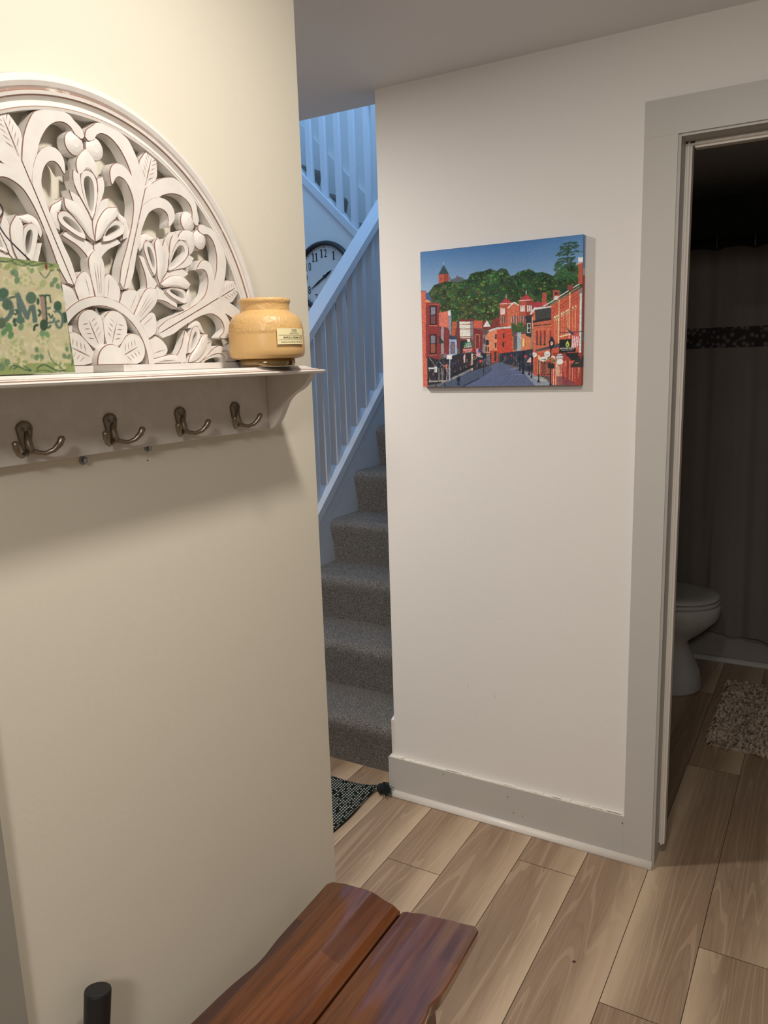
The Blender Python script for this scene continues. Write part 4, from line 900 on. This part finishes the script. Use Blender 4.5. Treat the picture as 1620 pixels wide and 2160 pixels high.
# drawing coordinates follow a close view: x 0..1200, y 120..2050 for the right-hand part
Ws, Hs = 300, 190; us, vs_ = np.meshgrid(np.linspace(0, 1, Ws), np.linspace(0, 1, Hs)); 
Am2 = []; bv2 = []
for (u, v), (x, y) in zip([(1, 0), (1, 1), (.52, 1), (.52, 0)], [(1222, 2030), (965, 290), (-330, 120), (48, 2072)]): Am2 += [[u, v, 1, 0, 0, 0, -u * x, -v * x], [0, 0, 0, u, v, 1, -u * y, -v * y]]; bv2 += [x, y]
h2 = np.linalg.solve(np.array(Am2, float), np.array(bv2, float)); dn2 = h2[6] * us + h2[7] * vs_ + 1
D = Art((h2[0] * us + h2[1] * vs_ + h2[2]) / dn2, (h2[3] * us + h2[4] * vs_ + h2[5]) / dn2, (186, 178, 146)); rn = random.Random(11)
GD, GM, GL, CRM, PK, OL = (52, 78, 64), (92, 120, 90), (128, 146, 96), (206, 198, 164), (190, 158, 138), (134, 146, 94)
for i in range(560):
    x, y = rn.uniform(-2000, 1200), rn.uniform(200, 1900); D.disc(x, y, rn.uniform(20, 75), rn.uniform(16, 55), rn.choice([CRM, CRM, (200, 188, 150), PK, (176, 178, 136), (150, 160, 116), (196, 182, 150), (140, 152, 104)]), .6, rn.uniform(0, 3))
D.poly([(-3000, -900), (1300, -900), (1300, 330), (900, 350), (300, 300), (0, 250), (-3000, -200)], OL); D.rect(-3000, 1890, 1400, 2300, OL); D.poly([(915, 280), (1400, 280), (1400, 2300), (1190, 2300), (1110, 1300), (1050, 800), (990, 500)], OL)
for i in range(60): D.disc(rn.uniform(-900, 1000), rn.choice((330, 1880)) + rn.uniform(-45, 45), rn.uniform(20, 60), rn.uniform(15, 40), rn.choice([OL, CRM, OL]), .8)
for cx, cy in ((410, 560), (260, 1700), (980, 1960), (-300, 500), (-600, 1500), (700, 1500)):
    D.disc(cx, cy, 110, 100, OL, .45)
    for a in range(6): D.disc(cx + 60 * math.cos(a * 1.05), cy + 60 * math.sin(a * 1.05), 26, 36, CRM, .7, a * 1.05 + 1.57)
for cx, cy, r_, c_ in ((240, 440, 70, GM), (270, 560, 62, GM), (190, 430, 48, GM), (520, 400, 50, (112, 140, 96)), (900, 560, 55, GM), (850, 630, 50, GM), (950, 660, 48, GM), (140, 1330, 80, (74, 120, 78)), (60, 1400, 60, (74, 120, 78)), (175, 1450, 62, (74, 120, 78)), (340, 1320, 58, (92, 128, 88)), (690, 1420, 60, (100, 134, 96)), (770, 1440, 52, (100, 134, 96)), (600, 1680, 46, GM), (600, 1800, 50, GM), (680, 1790, 46, GM), (1090, 1670, 40, GM), (1050, 1780, 46, GM), (1120, 1790, 44, GM), (120, 1880, 60, GM), (30, 1950, 66, GM), (-250, 1300, 80, GM), (-500, 450, 70, GM), (-700, 1700, 70, GM)):
    D.disc(cx, cy, r_ * .75, r_, c_, .85, rn.uniform(-.5, .5))
D.curve([(-900, 60), (-600, 80), (-300, 190), (0, 240), (110, 245), (230, 205), (340, 240), (440, 290), (540, 320), (640, 290), (760, 280), (870, 310)], 15, GD); D.curve([(170, 235), (260, 290), (360, 320), (460, 280), (560, 240)], 14, GD); D.curve([(640, 340), (760, 345), (870, 310), (885, 300)], 12, GD)
D.curve([(640, 410), (690, 480), (740, 520), (790, 470), (830, 405), (890, 395)], 13, GD); D.curve([(930, 375), (1000, 430), (1040, 510), (1055, 600), (1035, 740), (1010, 640), (1025, 560)], 18, GD); D.curve([(1035, 740), (1070, 880), (1100, 1000), (1110, 1200), (1130, 1380), (1165, 1500), (1150, 1640), (1195, 1760), (1165, 1930)], 15, GD)
D.curve([(165, 2000), (200, 1930), (290, 1940), (400, 1990), (520, 2010)], 16, GD); D.curve([(220, 1985), (290, 1940)], 20, GD); D.curve([(380, 1915), (440, 1960), (520, 2010)], 13, GD); D.curve([(600, 1985), (660, 1930), (740, 1920), (830, 1960), (930, 2005), (1060, 2000)], 18, GD); D.curve([(570, 2020), (700, 2000), (850, 2025)], 12, GD); D.curve([(780, 1680), (810, 1780), (870, 1880), (950, 1915), (1000, 1885)], 11, GD); D.curve([(960, 1920), (1020, 1990), (1090, 2000)], 10, GD)
D.disc(755, 330, 20, 60, (112, 56, 40), 1, -.15)
LC = (86, 104, 96); LP = (150, 124, 112)
# letters ... C O M E, dark green with leaves
for ox in (-620,):
    D.curve([(ox + 330, 900), (ox + 240, 820), (ox + 120, 860), (ox + 60, 1000), (ox + 90, 1150), (ox + 200, 1230), (ox + 330, 1150)], 80, LC)
D.curve([(0, 860), (110, 880), (185, 1000), (160, 1130), (60, 1230), (-60, 1220), (-130, 1080), (-110, 930), (0, 860)], 80, LC); D.disc(110, 960, 85, 90, (78, 98, 82)); D.disc(40, 770, 95, 85, (70, 98, 78)); D.disc(20, 1260, 70, 90, (84, 98, 78))
D.line([(290, 790), (330, 1240)], 75, LC); D.line([(265, 770), (450, 1180)], 85, (92, 108, 104)); D.line([(500, 980), (440, 1200)], 55, LC); D.line([(530, 960), (575, 1250)], 75, LC); D.line([(150, 850), (240, 830)], 30, GD); D.line([(215, 1240), (400, 1240)], 22, LC); D.disc(505, 850, 88, 100, (84, 104, 84)); D.disc(330, 1210, 70, 60, (80, 108, 92))
D.curve([(240, 1040), (280, 1080), (250, 1120), (215, 1100)], 30, GD); D.curve([(240, 1180), (225, 1260), (265, 1300)], 50, GD)
D.line([(690, 830), (740, 1270)], 80, LP); D.line([(740, 830), (770, 1280)], 28, GD); D.line([(640, 815), (815, 808)], 30, GD); D.line([(810, 800), (830, 930)], 22, GD); D.line([(740, 1040), (830, 1010)], 34, LC); D.line([(760, 1260), (880, 1240), (885, 1170)], 34, LC); D.disc(620, 910, 22, 60, GD); D.curve([(620, 1040), (665, 1090), (625, 1150)], 36, GD); D.disc(715, 1290, 66, 92, (56, 76, 62)); D.curve([(720, 1340), (800, 1330), (830, 1290)], 30, GD); D.curve([(555, 1380), (570, 1300), (625, 1290)], 34, (36, 60, 50))
D.disc(945, 985, 66, 85, (62, 90, 72)); D.disc(1060, 1170, 56, 90, (56, 86, 70)); D.curve([(880, 1080), (960, 1070), (1020, 1160), (1010, 1290), (960, 1340), (915, 1270), (935, 1220), (975, 1240)], 40, LC); D.curve([(790, 1100), (840, 1180), (860, 1120)], 26, GD)
D.c = soft(D.c, 2); D.c += np.random.RandomState(5).normal(0, 4, D.c.shape[:2])[..., None]; D.c = np.clip(D.c, 0, 255)
art_mesh('painted_face', D, SFf, sg, (.95, .97, .95))
# hanging wire of the sign
bm = bmesh.new()
wire = [(SF(.86, .99, .010)), (-.826, .600, 1.642), (-.832, .592, 1.655), (-.836, .589, 1.668), (-.836, .5965, 1.681), (-.836, .590, 1.692), (-.838, .575, 1.703), (-.84, .556, 1.711), (-.84, .53, 1.714), (-.836, .50, 1.700), (-.83, .48, 1.67), SF(.22, .99, .010)]
wire = [Vector(p) for p in wire]; fine_ = []
for i in range(len(wire) - 1):
    p0, p1, p2, p3 = wire[max(i - 1, 0)], wire[i], wire[i + 1], wire[min(i + 2, len(wire) - 1)]
    for j in range(4): t = j / 4; fine_.append(.5 * ((2 * p1) + (p2 - p0) * t + (2 * p0 - 5 * p1 + 4 * p2 - p3) * t * t + (3 * p1 - p0 - 3 * p2 + p3) * t**3))
fine_.append(wire[-1]); tube(bm, fine_, .0009, 6); mesh('hanging_wire', bm, plain('dark_violet_wire', (.05, .035, .06), .4), sg, True)

# ---------------- bench ----------------
bn = empty('bench', (-.67, .93, 0), 'glossy reddish-brown wooden bench with a saddle seat against the cream wall', 'bench')
YN, YF = .60, 1.178
def seatz(x):       # saddle profile across the bench
    pts = [(-.852, .446), (-.839, .4485), (-.80, .455), (-.747, .459), (-.70, .448), (-.677, .437), (-.66, .443), (-.62, .452), (-.559, .459), (-.516, .464), (-.505, .4645)]
    for (a, za), (b, zb) in zip(pts, pts[1:]):
        if a <= x <= b: t = (x - a) / (b - a); t = t * t * (3 - 2 * t); return za + (zb - za) * t
    return pts[-1][1]
def edgeL(y):       # natural wavy wall-side edge
    return -.848 + .010 * math.exp(-((y - 1.0) / .06) ** 2) * 0 - .006 * math.sin((y - 1.17) * 9) + .008 * math.exp(-((y - .93) / .05) ** 2) + (.010 * max(0, (y - 1.166) / .012) ** 2)
def edgeR(y): return -.506 - (.010 * max(0, (y - 1.166) / .012) ** 2) + .003 * math.sin(y * 14) - .007 * math.exp(-((y - .975) / .02) ** 2)
for xa, xb_, nm in ((None, -.6785, 'seat_board'), (-.6750, None, 'seat_board')):
    bm = bmesh.new(); uvl = bm.loops.layers.uv.new('plank'); NX, NY = 26, 50; G_ = []
    for j in range(NY + 1):
        y = YN + (YF - YN) * j / NY; a = edgeL(y) if xa is None else xa; b = edgeR(y) if xb_ is None else xb_; row = []
        for i in range(NX + 1):
            x = a + (b - a) * i / NX
            yy_ = y - .004 * math.cos((x + .68) * 9) * 0
            z = seatz(min(max(x, -.852), -.505)) 
            row.append(bm.verts.new((x, yy_, z)))
        G_.append(row)
    low_ = [[bm.verts.new((v_.co.x + (.006 if v_.co.x < -.68 else -.006), v_.co.y, v_.co.z - .030)) for v_ in row] for row in G_]
    def qf(a, b, c, d): return bm.faces.new((a, b, c, d))
    for j in range(NY):
        for i in range(NX):
            qf(G_[j][i], G_[j][i + 1], G_[j + 1][i + 1], G_[j + 1][i]); qf(low_[j][i], low_[j + 1][i], low_[j + 1][i + 1], low_[j][i + 1])
    for j in range(NY): qf(G_[j][0], G_[j + 1][0], low_[j + 1][0], low_[j][0]); qf(G_[j + 1][NX], G_[j][NX], low_[j][NX], low_[j + 1][NX])
    for i in range(NX): qf(G_[0][i + 1], G_[0][i], low_[0][i], low_[0][i + 1]); qf(G_[NY][i], G_[NY][i + 1], low_[NY][i + 1], low_[NY][i])
    for f in bm.faces:
        for l in f.loops: l[uvl].uv = ((l.vert.co.x + .86) * 3.1, (l.vert.co.y) * 1.0)
    o = mesh(nm, bm, M_CHERRY, bn, True); o.data.set_sharp_from_angle(angle=math.radians(38)); mo = o.modifiers.new('b', 'BEVEL'); mo.width = .003; mo.segments = 3; mo.angle_limit = math.radians(50)
for y0 in (1.04, .68):
    bm = bmesh.new(); bx(bm, (-.80, y0, .385), (-.55, y0 + .05, .411)); mesh('cross_batten', bm, M_CHERRY, bn)
    for x0, dx in ((-.79, -.02), (-.60, .03)):
        bm = bmesh.new(); vs = bx(bm, (x0, y0, 0), (x0 + .04, y0 + .04, .386))
        for v_ in vs:
            if v_.co.z < .1: v_.co.x += dx
        mesh('leg', bm, M_CHERRY, bn)

# ---------------- black pole at the near end ----------------
bm = bmesh.new(); b_, t_ = Vector((-.838, .500, 0)), Vector((-.861, .620, .632)); ax = (t_ - b_).normalized()
tube(bm, [b_, b_.lerp(t_, .5), t_ - ax * .085], [.013, .013, .013], 24)
pl = tag(mesh('black_pole', bm, M_BLACK, None, True), 'black round-capped pole leaning beside the cream wall below the coat hooks', 'pole')
bm = bmesh.new(); tube(bm, [t_ - ax * .088, t_ - ax * .083, t_ - ax * .004, t_ - ax * .001, t_], [.015, .0178, .0188, .0180, .0155], 32); q = mesh('rubber_cap', bm, plain('black_rubber', (.012, .012, .013), .5)); q.parent = pl; 

# ---------------- entry rug with tassel ----------------
rg = empty('woven_rug', (-1.6, 1.8, 0), 'black and white flat-woven rug with a corner tassel in front of the stairs', 'rug')
bm = bmesh.new(); NX, NY = 40, 60; x0, x1, y0, y1 = -2.45, -1.330, 1.05, 2.166; G_ = []
for j in range(NY + 1):
    y = y0 + (y1 - y0) * j / NY; row = []
    for i in range(NX + 1):
        x = x0 + (x1 + .012 * (1 - j / NY) * 1.6 + .003 * math.sin(y * 23) - x0) * i / NX; dc = max(0, 1 - math.hypot(x - x1, y - y1) / .09)
        row.append(bm.verts.new((x + .03 * dc * dc * 0, y, .0065 + .0015 * math.sin(x * 19 + y * 7) ** 2 + .016 * dc * dc)))
    G_.append(row)
for j in range(NY):
    for i in range(NX): bm.faces.new((G_[j][i], G_[j][i + 1], G_[j + 1][i + 1], G_[j + 1][i]))
o = mesh('woven_cloth', bm, M_RUG, rg, True, False); mo = o.modifiers.new('s', 'SOLIDIFY'); mo.thickness = .005; mo.offset = -1
rn = random.Random(4)
for cx, cy, dd in ((x1 + .004, y1 - .006, Vector((.75, .25, 0))), (x1 + .02, y0 + .0, Vector((.5, -.5, 0)))):
    bm = bmesh.new(); bmesh.ops.create_icosphere(bm, subdivisions=2, radius=.017, matrix=Matrix.Translation((cx + .017, cy, .019)))
    for i in range(130):
        d = (dd + Vector((rn.gauss(0, .55), rn.gauss(0, .55), 0))).normalized(); L = rn.uniform(.028, .055) if d.dot(dd) > .2 else .022; p = Vector((cx + .012, cy, .020 + rn.uniform(-.006, .008)))
        tube(bm, [p, p + d * L * .5 + Vector((0, 0, rn.uniform(.0, .008))), p + d * L + Vector((0, 0, -min(.012, p.z - .004) * rn.random()))], [.0013, .0013, .0008], 4)
    mesh('tassel', bm, M_YARN, rg)

# brown speck on the planks
bm = bmesh.new(); bmesh.ops.create_icosphere(bm, subdivisions=2, radius=1, matrix=Matrix.Translation((-.482, 1.702, .0016)) @ Matrix.Rotation(.5, 4, 'Z') @ Matrix.Diagonal((.0048, .0024, .0016, 1)))
tag(mesh('brown_seed', bm, plain('seed_brown', (.05, .02, .012), .5), None, True), 'small dark brown seed lying on the planks in front of the doorway', 'seed')

# ---------------- bathroom ----------------
TY = 3.565
to = empty('toilet', (-.75, TY, 0), 'white toilet with closed lid in the dark bathroom', 'toilet')
def egg(cx, a1, a2, b, z, n=40):      # front half-length a1 (towards +x), back a2, half-width b
    r = []
    for i in range(n):
        t = 2 * math.pi * i / n; c, s_ = math.cos(t), math.sin(t); a = a1 if c > 0 else a2
        r.append((cx + a * (abs(c) ** .85) * (1 if c > 0 else -1), TY + b * (abs(s_) ** .9) * (1 if s_ > 0 else -1), z))
    return r
bm = bmesh.new()
loft(bm, [egg(-.72, .266, .26, .172, 0), egg(-.72, .274, .26, .176, .012), egg(-.72, .258, .26, .162, .08), egg(-.72, .222, .25, .128, .16), egg(-.72, .200, .25, .112, .22), egg(-.70, .230, .22, .130, .262), egg(-.68, .250, .22, .160, .300), egg(-.665, 0.2680, .22, .178, .335), egg(-.665, 0.2715, .22, .181, .345), egg(-.665, 0.2725, .22, .182, .348), egg(-.665, 0.2770, .22, .186, .352), egg(-.665, 0.2790, .22, .187, .395), egg(-.665, 0.2740, .22, .184, .403)])
mesh('bowl', bm, M_PORC, to, True)
bm = bmesh.new(); loft(bm, [egg(-.665, 0.2680, .20, .180, .4065), egg(-.665, 0.2760, .20, .186, .410), egg(-.665, 0.2760, .20, .186, .419), egg(-.665, 0.2700, .20, .182, .423)]); mesh('seat', bm, M_PORC, to, True)
bm = bmesh.new(); loft(bm, [egg(-.665, 0.2680, .20, .180, .4275), egg(-.665, 0.2740, .20, .185, .430), egg(-.665, 0.2720, .20, .184, .440), egg(-.665, 0.2530, .19, .172, .447), egg(-.665, .20, .14, .12, .450)]); mesh('lid', bm, M_PORC, to, True)
bm = bmesh.new()
bx(bm, (-.56, TY - .178, .4225), (-.538, TY - .165, .428)); mesh('bumper', bm, M_PORC, to)
bm = bmesh.new(); bx(bm, (-.56, TY - .178, .4025), (-.538, TY - .165, .407)); mesh('bumper', bm, M_PORC, to)
box('tank', (-1.12, TY - .21, .42), (-.90, TY + .21, .78), M_PORC, to, .012); box('tank_lid', (-1.125, TY - .22, .7805), (-.89, TY + .22, .81), M_PORC, to, .006)
bm = bmesh.new(); tube(bm, [(-.895, TY - .16, .72), (-.875, TY - .16, .72), (-.872, TY - .10, .715)], .006, 8); mesh('flush_lever', bm, M_ZINC, to, True)
# bathtub behind the curtain
tb = empty('bathtub', (-.1, 4.3, 0), 'white bathtub apron showing below the shower curtain', 'bathtub')
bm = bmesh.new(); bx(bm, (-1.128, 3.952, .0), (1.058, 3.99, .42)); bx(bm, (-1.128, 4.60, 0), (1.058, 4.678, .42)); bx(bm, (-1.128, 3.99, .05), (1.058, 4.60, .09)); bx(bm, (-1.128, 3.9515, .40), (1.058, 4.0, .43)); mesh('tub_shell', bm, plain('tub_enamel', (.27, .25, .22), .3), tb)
bm = bmesh.new(); xprism(bm, [(3.951, 0), (3.951, .024)] + [(3.951 - .018 * math.sin(a), .022 * math.cos(a)) for a in np.linspace(.2, 1.57, 6)], -1.128, 1.058); mesh('base_moulding', bm, M_PORC, tb, True)
# curtain
sc_o = empty('shower_curtain', (-.1, 3.93, 1.95), 'pale fabric shower curtain with a crochet band, hanging before the bathtub', 'curtain')
def cx_y(x, z): 
    k_ = .55 + .45 * (1.95 - z) / 1.8
    return 3.900 + k_ * (.014 * math.sin(x * 31 + .6 * math.sin(x * 9)) + .008 * math.sin(x * 71 + z * 1.2) + .018 * math.exp(-((x + .50 - .02 * z) / .012) ** 2))
def curtain_part(name, x0, x1, zf0, zf1, mat, nx=160, nz_=14, off=0):
    bm = bmesh.new(); G_ = [[bm.verts.new((x, cx_y(x, z) + off, z)) for x in np.linspace(x0, x1, nx) for z in [zf0(x) + (zf1(x) - zf0(x)) * j / nz_]] for j in range(nz_ + 1)]
    for a, b in zip(G_, G_[1:]):
        for i in range(nx - 1): bm.faces.new((a[i], a[i + 1], b[i + 1], b[i]))
    return mesh(name, bm, mat, sc_o, True, False)
top = lambda x: 1.950 - .016 * abs(math.sin((x + .36) * math.pi / .155)) ** .7 * -1 - .016
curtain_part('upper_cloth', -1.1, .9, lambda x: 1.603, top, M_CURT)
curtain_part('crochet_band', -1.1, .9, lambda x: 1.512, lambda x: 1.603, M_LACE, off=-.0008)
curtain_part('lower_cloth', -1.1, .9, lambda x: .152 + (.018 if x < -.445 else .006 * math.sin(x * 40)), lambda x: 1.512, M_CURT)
for i in range(22):
    bm = bmesh.new()
    x = -1.05 + i * .088 + .01 * math.sin(i * 7); bm.faces.new([bm.verts.new((x + a, cx_y(x + a, z) - .0045, z)) for a, z in ((-.004, 1.508), (.004, 1.508), (.011, 1.463), (0, 1.460), (-.011, 1.463))]); mesh('hem_tassel', bm, M_CURT, sc_o)
for i in range(13):
    x = -.98 + i * .155; bm = bmesh.new()
    tube(bm, [(x, 3.900 + .020 * math.cos(a), 1.968 + .027 * math.sin(a)) for a in np.linspace(0, 2 * math.pi, 14)], .0018, 6); mesh('curtain_ring', bm, M_ZINC, sc_o)
bm = bmesh.new(); tube(bm, [(-1.128, 3.900, 1.982), (1.058, 3.900, 1.982)], .0125, 14); tag(mesh('curtain_rod', bm, M_DARK, None, True), 'dark curtain rod above the shower curtain', 'curtain rod')
# shaggy bath mat
mt = empty('bath_mat', (-.05, 3.33, 0), 'shaggy beige bath mat on the dark bathroom planks', 'bath mat')
box('mat_backing', (-.335, 3.03, .0005), (.30, 3.66, .012), M_SHAG, mt)
bm = bmesh.new(); rn = random.Random(9)
for i in range(5200):
    x, y = rn.uniform(-.345, .31), rn.uniform(3.015, 3.67); a = rn.uniform(0, 6.28) if rn.random() < .5 else rn.gauss(3.5, .8)
    d = Vector((math.cos(a), math.sin(a), 0)); t = Vector((-d.y, d.x, 0)); L = rn.uniform(.014, .032); w_ = rn.uniform(.003, .006); z = rn.uniform(.012, .026); c = Vector((x, y, z)); u = Vector((0, 0, rn.uniform(.002, .012)))
    e = c + d * L - u * .9; e.z = max(e.z, .003)
    v_ = [bm.verts.new(p) for p in (c - t * w_, c + t * w_, c + d * L * .5 + u + t * w_ * 1.2, c + d * L * .5 + u - t * w_ * 1.2, e + t * w_ * .5, e - t * w_ * .5)]
    bm.faces.new(v_[:4]); bm.faces.new((v_[3], v_[2], v_[4], v_[5]))
o = mesh('cotton_pile', bm, M_SHAG, mt, False, False); o['kind'] = 'stuff'
